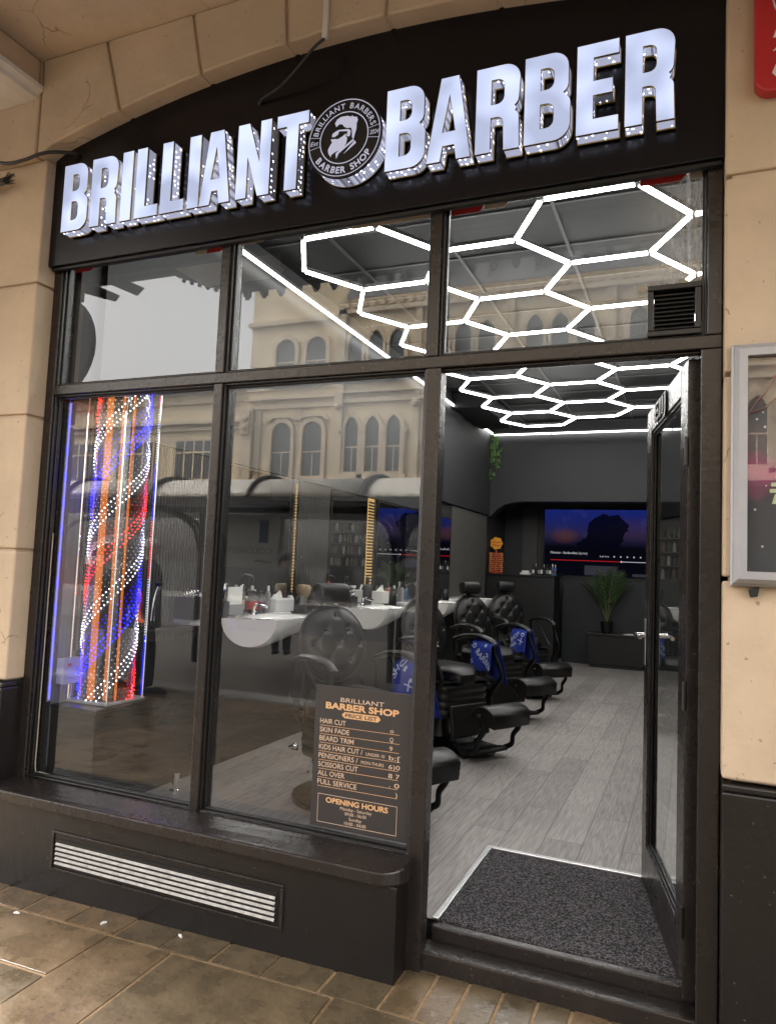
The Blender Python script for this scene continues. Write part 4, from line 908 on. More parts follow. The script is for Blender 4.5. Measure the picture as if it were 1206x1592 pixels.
# ------------------------------------------------------------------ barber chair (front = +x)
BT = [(0, .74), (-.36, .36), (.36, .36), (-.72, -.02), (0, -.02), (.72, -.02), (-.36, -.44), (.36, -.44), (0, -.80)]
def make_chair():
    r_ = thing('barber_chair', 'x', 'chair', (0, 0, 0), 0, 'black barber chairs in a row')
    mb = MB(); mb.lathe([(.325, 0), (.33, .012), (.325, .03), (.29, .045), (.16, .062), (.10, .075), (.085, .11), (.085, .27), (.12, .29), (.16, .31)], n=40); mb.build('base', 'black_metal', r_, smooth=True, local=True)
    # seat cushion
    mb = MB()
    def seat(u, v):
        a, b = 2*u-1, 2*v-1; e = max(abs(a), abs(b)); q = 1-abs(a)**5*.5; p = 1-abs(b)**5*.5
        return (.02+.285*a*p, .275*b*q, .575+.055*(1-abs(a)**6)*(1-abs(b)**6)+.012*math.cos(a*1.2)*math.cos(b*1.2))
    mb.grid(seat, 20, 20)
    mb.grid(lambda u, v: (.02+.285*(2*u-1), .275*(2*v-1), .53), 2, 2)
    for q in range(4):
        def side(u, v, q=q):
            s_ = 2*u-1; p_ = seat(*((u, 0), (u, 1), (0, u), (1, u))[q]); k = (1-v); return (.02+(p_[0]-.02)*(1+.03*math.sin(PI*v)), p_[1]*(1+.03*math.sin(PI*v)), p_[2]*k+.49*v)
        mb.grid(side, 16, 6)
    mb.build('seat', 'leather', r_, smooth=True, local=True)
    # ribbed apron round the seat
    mb = MB()
    def apron(u, v):
        a = -PI*.62+2*PI*.62*u; s_ = .25; c_, d_ = math.cos(a), math.sin(a); n_ = 5
        rad = 1/((abs(c_)/.30)**n_+(abs(d_)/.275)**n_)**(1/n_); rb = .010*abs(math.sin(PI*4*v)); z = .505-.24*v
        return (.01+(rad+rb-.02*v)*c_, (rad+rb-.015*v)*d_, z)
    mb.grid(apron, 48, 32); mb.build('apron', 'leather', r_, smooth=True, local=True)
    mb = MB(); mb.box(-.2, .26, -.22, .22, .27, .52); mb.build('seat_frame', 'black_metal', r_, local=True, bevel=.02)
    # tufted round back
    BR, TL = .235, R(13); BM = Matrix.Translation((-.225, 0, .885)) @ Matrix.Rotation(-TL, 4, 'Y')
    def depth(x, y):
        rr_ = math.hypot(x, y); t = .075*(max(0, 1-rr_**4))**.5
        for bx, by in BT:
            d = math.hypot(x-bx, y-by); t -= .017*math.exp(-(d/.10)**2)
        for (bx, by) in BT:
            for sx in (-1, 1):
                ex, ey = bx+sx*.36, by-.40
                if math.hypot(ex, ey) > 1: continue
                L = math.hypot(ex-bx, ey-by); ux, uy = (ex-bx)/L, (ey-by)/L; s_ = (x-bx)*ux+(y-by)*uy
                if 0 < s_ < L: t -= .0035*math.exp(-(((x-bx)*uy-(y-by)*ux)/.022)**2)
        return t
    mb = MB()
    def fr_(u, v):
        q = u**.8; a = 2*PI*v; x, y = q*math.cos(a), q*math.sin(a); return (depth(x, y), x*BR, y*BR*1.0)
    mb.grid(fr_, 40, 96, mat=BM); mb.grid(lambda u, v: (-.05*math.cos(u*PI/2)-.0, BR*u*math.cos(2*PI*v)*1.0, BR*u*math.sin(2*PI*v)), 8, 48, mat=BM)
    mb.tube([(0.0, BR*1.0*math.cos(2*PI*i/48), BR*math.sin(2*PI*i/48)) for i in range(48)], .016, 8, mat=BM, close=True)
    bk = mb.build('backrest', 'leather', r_, smooth=True, local=True)
    for bx, by in BT:
        mb = MB(); mb.ball((depth(bx, by)+.004, bx*BR, by*BR), .0105, 10, mat=BM); mb.build('button', 'leather', bk, smooth=True, local=True)
    mb = MB(); mb.box(-.05, -.02, -.05, .05, -.50, -.05, mat=BM); mb.tube([BM @ Vector((-.03, -.2, -.1)), (-.17, -.24, .50)], .013); mb.tube([BM @ Vector((-.03, .2, -.1)), (-.17, .24, .50)], .013); mb.build('back_bracket', 'black_metal', r_, local=True, bevel=.006)
    HM = BM @ Matrix.Translation((.025, 0, .315))
    mb = MB(); pf = [(.055*math.copysign(abs(math.cos(a))**.7, math.cos(a)), .062*math.copysign(abs(math.sin(a))**.7, math.sin(a))) for a in [2*PI*i/24 for i in range(24)]]
    yy = [-.110, -.107, -.099, -.087, 0, .087, .099, .107, .110]; sc2 = [.72, .9, .97, 1, 1.03, 1, .97, .9, .72]; vs_ = [(px*s_, y, pz*s_) for y, s_ in zip(yy, sc2) for px, pz in pf]
    mb.add(vs_, [(i*24+j, i*24+(j+1) % 24, (i+1)*24+(j+1) % 24, (i+1)*24+j) for i in range(8) for j in range(24)]+[tuple(range(24)), tuple(range(8*24, 9*24))], mat=HM)
    hr = mb.build('headrest', 'leather', r_, smooth=True, local=True)
    mb = MB(); mb.box(-.05, -.035, -.03, .03, -.20, 0, mat=HM); mb.build('headrest_post', 'chrome', hr, local=True)
    for s_ in (-1, 1):
        y = .315*s_
        mb = MB(); pth = bez([(-.17, y*.98, .80), (-.05, y, .835), (.10, y*1.02, .845), (.22, y*1.02, .825), (.285, y*1.02, .79)], 8); K = len(pth)
        mb.tube(pth, [.034*(.75+.35*math.sin(PI*(.15+.75*i/(K-1)))) for i in range(K)], 12, sq=(1.05, .55)); am = mb.build('armrest', 'leather', r_, smooth=True, local=True)
        mb = MB(); mb.tube(bez([(.255, y*1.02, .795), (.275, y*1.03, .71), (.335, y*1.03, .60), (.345, y*1.03, .54), (.29, y*1.02, .47), (.255, y*1.0, .40), (.27, y*.95, .31)]), .0165, 8, sq=(.8, 1.25))
        mb.tube(bez([(-.16, y*.98, .79), (-.17, y, .68), (-.16, y, .56), (-.1, y*.9, .45)]), .014, 8); mb.tube([(-.05, y, .815), (.22, y*.97, .545)], .008, 6)
        mb.build('arm_bracket', 'black_metal', am, smooth=True, local=True)
    # leg panel, footrest pad and its scrolled frame
    mb = MB(); mb.add([], []); LM = Matrix.Translation((.325, 0, .255)) @ Matrix.Rotation(R(-10), 4, 'Y'); mb.box(-.02, .02, -.20, .20, -.13, .11, mat=LM); mb.build('leg_panel', 'leather', r_, local=True, bevel=.018, seg=3)
    mb = MB(); pf = []
    for k in range(13): a = PI*.95-PI*.80*k/12; pf.append((.645+.13*math.cos(a)*1.0, .315+.10*math.sin(a)))
    pf += [(.75, .270), (.67, .285), (.55, .33)]
    k = len(pf); yy = [-.20, -.19, 0, .19, .20]; sc2 = [.93, 1, 1.02, 1, .93]; vs_ = [((px-.65)*s_+.65, y, (pz-.34)*s_+.34) for y, s_ in zip(yy, sc2) for px, pz in pf]
    mb.add(vs_, [(i*k+j, i*k+(j+1) % k, (i+1)*k+(j+1) % k, (i+1)*k+j) for i in range(4) for j in range(k)]+[tuple(range(k)), tuple(range(4*k, 5*k))]); ft = mb.build('footrest', 'leather', r_, smooth=True, local=True)
    mb = MB()
    for s_ in (-1, 1):
        y = .19*s_; mb.tube(bez([(.59, y, .32), (.655, y, .25), (.60, y, .17), (.585, y*1.02, .10), (.52, y, .06)]), .0155, 8, sq=(.8, 1.3)); mb.tube(bez([(.52, y, .06), (.42, y*.9, .05), (.28, y*.6, .075)]), .015, 8); mb.ball((.63, y*1.1, .345), .018)
    mb.tube([(.54, -.19, .058), (.54, .19, .058)], .016, 8); mb.box(.28, .53, -.15, .15, .055, .065); mb.tube([(.44, .16, .06), (.44, .16, .004)], .012); mb.tube([(.44, -.16, .06), (.44, -.16, .004)], .012)
    for k in range(4): mb.box(.45+.02*k, .455+.02*k, -.15, .15, .0655, .07)
    mb.build('footrest_frame', 'black_metal', ft, smooth=True, local=True)
    mb = MB(); mb.tube(bez([(-.10, -.30, .30), (-.05, -.38, .33), (.08, -.42, .37)]), .010); mb.ball((.08, -.42, .37), .018); mb.build('pump_lever', 'chrome', r_, smooth=True, local=True)
    return r_
ch = make_chair(); ch['label'] = 'barber chair behind the window, its round back above the price list'
CH = [(-.985, 1.34, -30), (-.95, 2.93, -28), (-1.0, 4.5, -32), (-.99, 5.85, -42)]
ch.matrix_basis = Matrix.Translation((CH[0][0], CH[0][1], FZ)) @ Matrix.Rotation(R(CH[0][2]), 4, 'Z')
for k, lab in ((1, 'barber chair just right of the door post, its seat nearest the doorway'), (2, 'third barber chair, its headrest in front of the basin'), (3, 'farthest barber chair, in front of the black counter')):
    dup(ch, (CH[k][0], CH[k][1], FZ), R(CH[k][2]), lab)
# capes hanging on the far arm of the first three chairs
def cape(k, lab, words, sc_=1.0):
    x, y, a = CH[k]; t = thing('barber_cape', lab, 'cape', (x, y, FZ), R(a)); mt = t.matrix_basis
    W_ = .20*sc_; xc = .17; yy = .325
    def f(u, v):      # the long fall on the near (seat) side of the arm
        X = xc+(u-.5)*.23*sc_*(.92+.10*v)+.03*v; Z = .815-.23*v*(1+.05*math.sin(5*u)); Y = yy-.062-.03*v+.010*math.sin(8*u+3*v)*(.3+v)+.045*(1-v)**8
        return (X, Y, Z)
    mb = MB(); mb.grid(f, 28, 24, mat=mt)
    mb.grid(lambda u, v: (xc+(u-.5)*.23*sc_*.92+.05*v, yy+.045+.05*v+.02*math.sin(9*u)*v, .815-.30*v-.04*u*v), 20, 14, mat=mt)
    mb.grid(lambda u, v: (xc+(u-.5)*.23*sc_*.92, yy-.018+.063*v, .8155+.006*math.sin(PI*v)), 8, 4, mat=mt)
    mb.build('cloth', 'blue_cloth', t, smooth=True, solid=.003)
    pm = MB()
    def pr_(s, u, v, h, rot, shear=0):
        m2 = text_fit(s, 0, None, 0, h*.74, .02, shear=shear); c_, s_ = math.cos(rot), math.sin(rot)
        for side in (-1,):
            pts = []
            for X, Z, q in m2[0]:
                uu_, vv_ = u+(X*c_-Z*s_)/.23, v-(X*s_+Z*c_)/.25
                p = f(min(1, max(0, uu_)), min(1, max(0, vv_))); pts.append((p[0], p[1]+.004*side, p[2]))
            pm.add(pts, m2[1], mat=mt)
    for q in words: pr_(*q)
    pm.build('print', 'print', t)
cape(1, 'royal blue cape printed with pale lettering on the second chair', [('BARBER', .30, .36, .062, -.85), ('*', .72, .28, .06, .3), ('X', .08, .80, .05, .5), ('%', .72, .52, .05, -.4), ('O', .08, .25, .05, 0)])
cape(2, 'royal blue cape with pale scissors print on the third chair', [('O', .70, .32, .055, 0), ('X', .60, .68, .08, .4), ('SHOP', .06, .60, .06, .6), ('HAIR', .04, .85, .05, .5)], .95)
cape(0, 'royal blue cape hanging beside the price list on the first chair', [('*', .45, .35, .08, 0), ('X', .62, .75, .07, .5), ('SHOP', .1, .5, .07, 1.0), ('*', .75, .6, .06, .3)], 1.05)

# ------------------------------------------------------------------ things on the shelf
def bottle(name, lab, y, mats, r_, h, cap=.25, x=LX+.13, z=SZ, grp=None, sq=1):
    t = thing(name, lab, 'bottle', (x, y, z), 0, grp); k = h*(1-cap)
    MB().lathe([(r_*.96, 0), (r_, .006), (r_, k*.82), (r_*.7, k*.95), (r_*.42, k)], (x, y, z), 16, sx=sq).build('body', mats[0], t, smooth=True)
    MB().lathe([(r_*.46, k), (r_*.46, h*.97), (r_*.3, h)], (x, y, z), 12).build('cap', mats[1], t, smooth=True)
    if len(mats) > 2: MB().lathe([(r_*1.02, k*.2), (r_*1.02, k*.62)], (x, y, z), 16, sx=sq).build('label_band', mats[2], t, smooth=True)
    return t
bottle('tan_tube', 'slim tan tube standing beside the white card', 1.50, ['tan', 'white'], .018, .17, .2)
bottle('hair_bottle', 'black bottle with red label on the near basin shelf', 1.68, ['black_matte', 'black_matte', 'red_pl'], .038, .16, .15)
bottle('hair_bottle', 'black bottle with maroon label right of the red one', 1.79, ['black_matte', 'black_matte', 'purple_pl'], .034, .155, .15)
bottle('spray_can', 'slim white and black can behind the maroon bottle', 1.88, ['grey_pl', 'white'], .022, .19, .2)
bottle('spray_bottle', 'tall dark bottle in front of the broad gold strip', 3.62, ['black_matte', 'black_metal'], .04, .26, .25)
bottle('tonic_bottle', 'small blue bottle by the wide mirror', 5.25, ['blue_pl', 'black_matte'], .03, .17)
bottle('clear_bottle', 'clear bottle left of the blue bottle', 5.0, ['grey_pl', 'white'], .03, .2)
bottle('amber_bottle', 'amber bottle behind the first chair headrest', 2.75, ['amber', 'tan', 'tan'], .02, .20, .4)
for y, m_, r_, h, cp, lab in ((1.15, ['grey_pl', 'black_matte'], .024, .15, .3, 'slim grey bottle at the left edge of the near basin'), (1.60, ['black_matte', 'chrome', 'tan'], .027, .20, .25, 'tall black bottle with tan label behind the red one'), (1.73, ['purple_pl', 'white'], .024, .19, .2, 'maroon bottle with white cap between the two black ones'),
        (2.27, ['white', 'black_matte'], .026, .14, .2, 'white bottle with black cap right of the pale tissue box'), (2.90, ['black_matte', 'red_pl'], .026, .22, .2, 'black bottle with red cap beside the narrow mirror'), (3.05, ['white', 'blue_pl', 'blue_pl'], .026, .18, .2, 'white bottle with blue label beside the narrow mirror'),
        (4.22, ['amber', 'black_matte'], .028, .20, .25, 'amber bottle right of the white tissue box'), (4.40, ['black_matte', 'white', 'white'], .03, .17, .2, 'black bottle with white label at the left of the wide mirror'), (4.62, ['grey_pl', 'black_matte'], .026, .21, .3, 'grey spray bottle at the left of the wide mirror')):
    bottle('hair_bottle', lab, y, m_, r_, h, cp, x=LX+.09)
def box_tissue(lab, x, y, z, w_, d, h, m2='white'):
    t = thing('tissue_box', lab, 'tissue box', (x, y, z)); MB().box(x-d/2, x+d/2, y-w_/2, y+w_/2, z, z+h).build('carton', m2, t, bevel=.006)
    mb = MB(); mb.grid(lambda u, v: (x+(u-.5)*.05*(1-.5*v), y+(v-.5)*.04+(u-.5)*.09*(1-v), z+h+.06*v*(1-.3*abs(u-.5))-.002), 8, 6); mb.build('tissue', 'paper', t, smooth=True, solid=.002)
box_tissue('pale tissue box with a tissue pulled up beside the near basin', LX+.13, 2.02, SZ, .26, .13, .095)
box_tissue('white tissue box behind the second basin', LX+.13, 3.95, SZ, .16, .12, .12, 'paper')
t = thing('neck_brush', 'round pale bristle neck brush on the shelf', 'brush', (LX+.12, 2.42, SZ)); x, y = LX+.12, 2.42
MB().lathe([(.02, .0), (.022, .05), (.03, .08)], (x, y, SZ), 14).build('handle', 'tan', t, smooth=True); MB().lathe([(.03, .08), (.055, .13), (.062, .17), (.05, .19), (.01, .195)], (x, y, SZ), 18).build('bristles', 'bristle', t, smooth=True)
t = thing('card_stand', 'white card in a clear stand left of the bottles', 'card stand', (LX+.13, 1.36, SZ)); MB().box(LX+.19, LX+.26, 1.27, 1.45, SZ, SZ+.012).build('foot', 'acrylic', t); MB().box(LX+.20, LX+.206, 1.28, 1.44, SZ+.012+.06, SZ+.19).build('card', 'paper', t)
MB().box(LX+.207, LX+.212, 1.27, 1.45, SZ+.012, SZ+.075).build('holder', 'grey_pl', t)
def cup(lab, y, x=LX+.20, z=1.136, sc_=1):
    t = thing('basin_cup', lab, 'cup', (x, y, z)); MB().lathe([(.032*sc_, 0), (.032*sc_, .055*sc_), (.028*sc_, .056*sc_), (.028*sc_, .01)], (x, y, z), 16).build('cup_body', 'black_matte', t, smooth=True); mb = MB()
    for k in range(5): mb.ball((x+rng.uniform(-.015, .015), y+rng.uniform(-.015, .015), z+.06*sc_), .011, 8)
    mb.build('caps', 'chrome', t, smooth=True)
cup('small black cup of silver bits on the near basin', 1.12)
def neckrest(lab, x, y, z, s=1):
    mb = MB(); mb.lathe([(.055, 0), (.06, .02), (.055, .08), (.035, .12), (.01, .13)], (x, y, z), 18, sx=.6*s, sy=s); tag(mb.build('neck_rest', 'black_matte', smooth=True), lab, 'neck rest')
neckrest('black neck rest between the tissue box and the first chair', LX+.30, 2.06, 1.138, 1.1); neckrest('black neck rest in front of the white tissue box', LX+.30, 3.86, 1.138); neckrest('black neck rest on the third basin', LX+.30, 5.5, 1.138)
t = thing('striped_pole', 'small red and white striped barber pole on the near shelf', 'barber pole', (LX+.13, 1.08, SZ)); x, y = LX+.13, 1.08
MB().lathe([(.02, 0), (.02, .01), (.012, .012), (.012, .13), (.02, .132), (.02, .14), (.004, .15)], (x, y, SZ), 12).build('tube', 'white', t, smooth=True); mb = MB()
mb.tube([(x+.0125*math.cos(k*.5), y+.0125*math.sin(k*.5), SZ+.014+.002*k) for k in range(58)], .0035, 4); mb.build('stripe', 'red_pl', t)
t = thing('striped_pole', 'small black and white striped pole behind the second basin', 'barber pole', (LX+.13, 3.30, SZ)); x, y = LX+.13, 3.3
MB().lathe([(.03, 0), (.03, .02), (.022, .022), (.022, .16), (.03, .162), (.03, .18)], (x, y, SZ), 14).build('tube', 'white', t, smooth=True); mb = MB()
mb.tube([(x+.0225*math.cos(k*.45), y+.0225*math.sin(k*.45), SZ+.024+.0024*k) for k in range(56)], .006, 4); mb.build('stripe', 'black_matte', t)
t = thing('orange_stand', 'bright orange plastic clipper stand on the near shelf end', 'stand', (LX+.13, .52, SZ)); x, y = LX+.13, .52
MB().lathe([(.05, 0), (.05, .012), (.034, .018), (.03, .10), (.032, .15), (.02, .18), (.006, .19)], (x, y, SZ), 16).build('body', 'orange_pl', t, smooth=True); MB().lathe([(.011, .06), (.014, .13), (.01, .15)], (x+.026, y, SZ), 10).build('grip', 'red_pl', t, smooth=True)
for y, lab in ((.66, 'chrome handled hair clipper right of the orange stand'), (.45, 'chrome hair clipper left of the orange stand')):
    t = thing('hair_clipper', lab, 'clipper', (LX+.12, y, SZ)); mb = MB(); mb.tube(bez([(LX+.13, y, SZ), (LX+.135, y, SZ+.08), (LX+.14, y+.01, SZ+.15), (LX+.15, y+.02, SZ+.2)]), .018, 10, sq=(1, .7)); mb.build('body', 'chrome', t, smooth=True); MB().box(LX+.14, LX+.165, y, y+.04, SZ+.195, SZ+.215).build('blade', 'black_metal', t)
for y, w_, h, lab in ((.96, .16, .13, 'dark organiser box behind the small striped pole'), (1.20, .10, .10, 'low dark tool tray left of the near basin'), (2.58, .16, .11, 'black tool tray behind the first chair headrest'), (3.12, .14, .09, 'low black tray left of the striped pole'), (5.45, .2, .12, 'dark tool tray at the wide mirror')):
    t = thing('tool_tray', lab, 'tray', (LX+.17, y, SZ)); mb = MB(); mb.box(LX+.10, LX+.24, y-w_/2, y+w_/2, SZ, SZ+.008).box(LX+.10, LX+.106, y-w_/2, y+w_/2, SZ+.008, SZ+h).box(LX+.234, LX+.24, y-w_/2, y+w_/2, SZ+.008, SZ+h).box(LX+.1065, LX+.2335, y-w_/2, y-w_/2+.006, SZ+.008, SZ+h).box(LX+.1065, LX+.2335, y+w_/2-.006, y+w_/2, SZ+.008, SZ+h); mb.build('tray_box', 'black_matte', t)
    mb = MB()
    for k in range(6): xx, yy = LX+.17+rng.uniform(-.05, .05), y+rng.uniform(-.4, .4)*w_; mb.tube([(xx, yy, SZ+.012), (xx+rng.uniform(-.02, .02), yy+rng.uniform(-.03, .03), SZ+h+rng.uniform(.01, .05))], .005, 6)
    for k in range(3): mb.tube([(LX+.17+.02*math.cos(a), y+(k-1)*.03+.0*a, SZ+h+.03+.02*math.sin(a)) for a in [2*PI*i/10 for i in range(10)]], .003, 5, close=True)
    mb.build('tools', 'chrome', t, smooth=True)
# chrome stub pipes under the basins
for x, y, lab in ((-1.93, .95, 'chrome floor pipe below the left window pane'), (-1.42, 1.70, 'left of two chrome floor pipes near the first chair base'), (-1.36, 1.93, 'right of two chrome floor pipes near the first chair base')):
    mb = MB(); mb.lathe([(.035, 0), (.035, .008), (.02, .012), (.02, .10), (.022, .10), (.022, .105)], (x, y, FZ), 14); tag(mb.build('floor_pipe', 'chrome', smooth=True), lab, 'pipe')

# ------------------------------------------------------------------ back of the shop
ct = thing('reception_counter', 'black counter in front of the back wall, left of the television', 'counter', (-1.5, 8.7, FZ))
MB().box(LX+.01, -1.03, 8.42, 9.0, FZ, 1.44).build('body', 'black_matte', ct, bevel=.004); MB().box(LX+.005, -1.02, 8.40, 9.02, 1.4405, 1.47).build('top', 'shelf', ct, bevel=.004)
mb = MB(); mb.box(-1.029, -1.024, 8.41, 8.43, FZ, 1.44); mb.build('edge_strip', 'ceil_bar', ct)
t = thing('low_partition', 'dark teal half height wall below the television', 'partition', (0, 9.2, FZ)); MB().box(-1.0, RX-.01, 9.12, 9.40, FZ, 1.44).build('panel', 'teal_dark', t); MB().box(-1.01, RX-.01, 9.10, 9.42, 1.4405, 1.468).build('ledge', 'black_matte', t)
t = MB(); t.box(-1.75, -1.50, 9.50, 9.545, 1.0, 2.58); tag(t.build('ribbed_panel', 'rib'), 'narrow grey panel left of the television', 'wall panel')
tv = thing('television', 'large wall television showing a blue dusk scene with a red progress bar', 'television', (-.5, 9.5, 1.5))
MB().box(-1.39, .35, 9.47, 9.52, 1.475, 2.575).build('casing', 'black_matte', tv, bevel=.003); MB().add([(-1.378, 9.468, 1.485), (.338, 9.468, 1.485), (.338, 9.468, 2.563), (-1.378, 9.468, 2.563)], [(0, 1, 2, 3)]).build('picture', 'screen', tv)
def tvb(mb, x0, x1, z0, z1, m): return MB().box(x0, x1, 9.463, 9.466, z0, z1).build(mb, m, tv)
tvb('progress_bar', -1.27, -.16, 1.726, 1.737, 'ui_red'); tvb('progress_rest', -.15, .33, 1.727, 1.736, 'ui_white'); mb = MB(); mb.tube([(-.15, 9.466, 1.732), (-.15, 9.46, 1.732)], .014, 12); mb.build('progress_knob', 'ui_white', tv)
mb = MB(); v2, f2 = text_fit('Makestar - BurBowBest (Lyrics)', -1.27, -.68, 1.835, .036); mb.add([(x, 9.464, y) for x, y, q in v2], f2); v2, f2 = text_fit('Lyrics', -.48, -.34, 1.80, .024); mb.add([(x, 9.464, y) for x, y, q in v2], f2)
for k in range(6): mb.box(-.27+.10*k, -.25+.10*k, 9.463, 9.466, 1.80, 1.82)
mb.build('caption', 'ui_white', tv); tvb('thumbnail', -.72, -.20, 1.50, 1.655, 'ui_grey'); tvb('thumbnail', .02, .22, 1.50, 1.545, 'ui_grey')
# counter stock
for k in range(9):
    x = -1.36+.042*k; m_ = [['black_matte', 'black_matte', 'white'], ['black_matte', 'grey_pl'], ['black_matte', 'black_matte', 'grey_pl']][k % 3] if k < 7 else ['blue_pl', 'white', 'chrome']
    lab = ['black bottle with white label at the left of the counter row', 'black bottle second in the counter row', 'black bottle third in the counter row', 'black bottle fourth in the counter row', 'black bottle in the middle right of the counter row', 'black bottle sixth in the counter row', 'black bottle next to the two blue ones', 'blue bottle left of the last one on the counter', 'blue bottle at the right end of the counter row'][k]
    bottle('counter_bottle', lab, 8.52, m_, .019, .165+.01*(k % 2), .25, x=x, z=1.47, grp='bottles on the counter')
t = MB(); t.box(-1.55, -1.40, 8.46, 8.56, 1.47, 1.50).box(-1.53, -1.42, 8.49, 8.54, 1.5005, 1.53); tag(t.build('card_holder', 'white', bevel=.004), 'white card holder on the counter left of the bottles', 'card holder')
cd = thing('candy_stand', 'red rack of wrapped lollipops with a yellow flower badge on the counter', 'candy stand', (-1.98, 8.6, 1.47)); x, y, z = -1.955, 8.55, 1.47
MB().lathe([(.10, 0), (.10, .012), (.02, .016), (.02, .30), (.012, .36)], (x, y, z), 20).build('rack', 'candy_r', cd, smooth=True)
cm = MB(); cr = MB()
for lv_ in range(10):
    zz = z+.03+.031*lv_; cr.tube([(x+.085*math.cos(2*PI*i/20), y+.085*math.sin(2*PI*i/20), zz-.012) for i in range(20)], .003, 4, close=True)
    for k in range(16): a = 2*PI*k/16+.2*lv_; cm.ball((x+.10*math.cos(a), y+.10*math.sin(a), zz), .0125, 8)
struct(cm.build('lollipops', 'candy_o', cd, smooth=True), 'stuff'); cr.build('ring', 'candy_r', cd)
mb = MB(); zc = z+.47; fl = [(x+(.085+.016*abs(math.cos(3.5*a)))*math.cos(a), zc+(.085+.016*abs(math.cos(3.5*a)))*math.sin(a)) for a in [2*PI*i/56 for i in range(56)]]; mb.prism(fl, y-.01, y); bd = mb.build('badge', 'candy_y', cd)
mb = MB()
for s, zz in (('Chupa', zc+.008), ('Chups', zc-.045)):
    v2, f2 = text_fit(s, x-.07, x+.07, zz, .034, .02, shear=.15); mb.add([(px, y-.0115, pz) for px, pz, q in v2], f2)
mb.build('badge_text', 'candy_r', bd)
# palm on a low black cabinet
cb = thing('low_cabinet', 'low black cabinet under the palm at the back', 'cabinet', (-.2, 8.9, FZ)); MB().box(-.56, .25, 8.78, 9.09, FZ+.05, .60).build('body', 'black_matte', cb, bevel=.005); MB().box(-.58, .27, 8.76, 9.095, .6005, .63).build('top', 'shelf', cb, bevel=.004)
mb = MB(); mb.box(-.53, .22, 8.80, 9.07, FZ, FZ+.05); mb.build('plinth', 'black_matte', cb)
for k, (dx, rz) in enumerate(((.06, .2), (.10, -.3))): t = MB(); mt = Matrix.Translation((dx, 8.9, .631+.006*k)) @ Matrix.Rotation(rz, 4, 'Z'); t.box(-.11, .11, -.08, .08, 0, .005, mat=mt); tag(t.build('magazine', 'paper'), ['lower magazine on the low black cabinet', 'upper magazine on the low black cabinet'][k], 'magazine')
pt = thing('palm_plant', 'green palm in a black pot on the low cabinet', 'plant', (-.30, 8.92, .63)); px, py = -.30, 8.92
MB().lathe([(.07, .63), (.095, .80), (.10, .81), (.088, .81), (.085, .78)], (px, py, 0), 20).build('pot', 'black_matte', pt, smooth=True); MB().lathe([(.086, .781), (.001, .79)], (px, py, 0), 16).build('soil', 'soil', pt)
lf = MB(); sm = MB()
for f_ in range(10):
    a = f_*2.4+.3; L = rng.uniform(.62, .95); lean = rng.uniform(.12, .5); dirx, diry = math.cos(a), math.sin(a); pth = []
    for i in range(15): s_ = i/14; pth.append(Vector((px+dirx*(lean*.5*s_+.25*lean*s_**3*1.4), py+diry*(lean*.35*s_), .79+L*s_-.22*lean*s_**3)))
    sm.tube(pth, [.006*(1-.7*i/14) for i in range(15)], 5)
    for i in range(5, 15, 1):
        for sd_ in (-1, 1):
            tq = (pth[min(i+1, 14)]-pth[i-1]).normalized(); side = Vector((-tq.z*diry*0-diry, dirx, 0)).normalized()*sd_; l_ = .22*math.sin(PI*(i-3)/13)+.05
            tip = pth[i]+(side*.75+tq*.65)*l_+Vector((0, 0, -.05*l_)); md = pth[i]+(tip-pth[i])*.45; nrm = tq.cross(side).normalized(); wv = tq*.015
            lf.add([pth[i], md+wv, tip, md-wv], [(0, 1, 2, 3)])
lf.build('fronds', 'leaf', pt, norm=False); sm.build('stems', 'stem', pt, smooth=True)
iv = thing('hanging_ivy', 'short trail of green ivy hanging in the far left corner of the bulkhead', 'plant', (-1.96, 8.25, 3.5)); lf = MB(); sm = MB()
for s_ in range(5):
    x0 = -2.0+.024*s_; pth = [Vector((x0+.03*math.sin(i*.7+s_), 8.27-.02*math.sin(i), 3.58-.062*i)) for i in range(int(rng.uniform(7, 12)))]; sm.tube(pth, .003, 4)
    for p in pth:
        for k in range(6):
            p = p+Vector((rng.uniform(-.012, .012), rng.uniform(-.012, .004), rng.uniform(-.03, .03))); a = rng.uniform(0, 2*PI); l_ = rng.uniform(.025, .05); d = Vector((math.cos(a), -abs(math.sin(a))*.7, rng.uniform(-1, .2))).normalized(); q = d.cross(Vector((0, 1, 0.2))).normalized()*l_*.4
            lf.add([p, p+d*l_*.5+q, p+d*l_, p+d*l_*.5-q], [(0, 1, 2, 3)])
lf.build('leaves', 'ivy', iv, norm=False); sm.build('vine', 'stem', iv)
# product shelves at the right of the back wall
su = thing('product_shelves', 'tall black shelf unit of hair products seen through the door glass', 'shelf unit', (.85, 9.3, 1.47))
MB().box(.42, 1.35, 9.44, 9.46, 1.47, 2.4).build('back_panel', 'rib', su)
for k, z in enumerate((1.47, 1.68, 1.89, 2.10)):
    MB().box(.42, 1.35, 9.18, 9.439, z, z+.018).build('shelf', 'shelf', su)
    mb = MB()
    for q in range(11): mb.lathe([(.026, 0), (.026, .10+.03*((q*7+k) % 3)/2), (.014, .125), (.014, .15)], (.48+.08*q, 9.27, z+.019), 10, mi=(q*5+k*3) % 4)
    struct(mb.build('products', ['grey_pl', 'black_matte', 'prod_tan', 'leaf'], su, smooth=True), 'stuff')

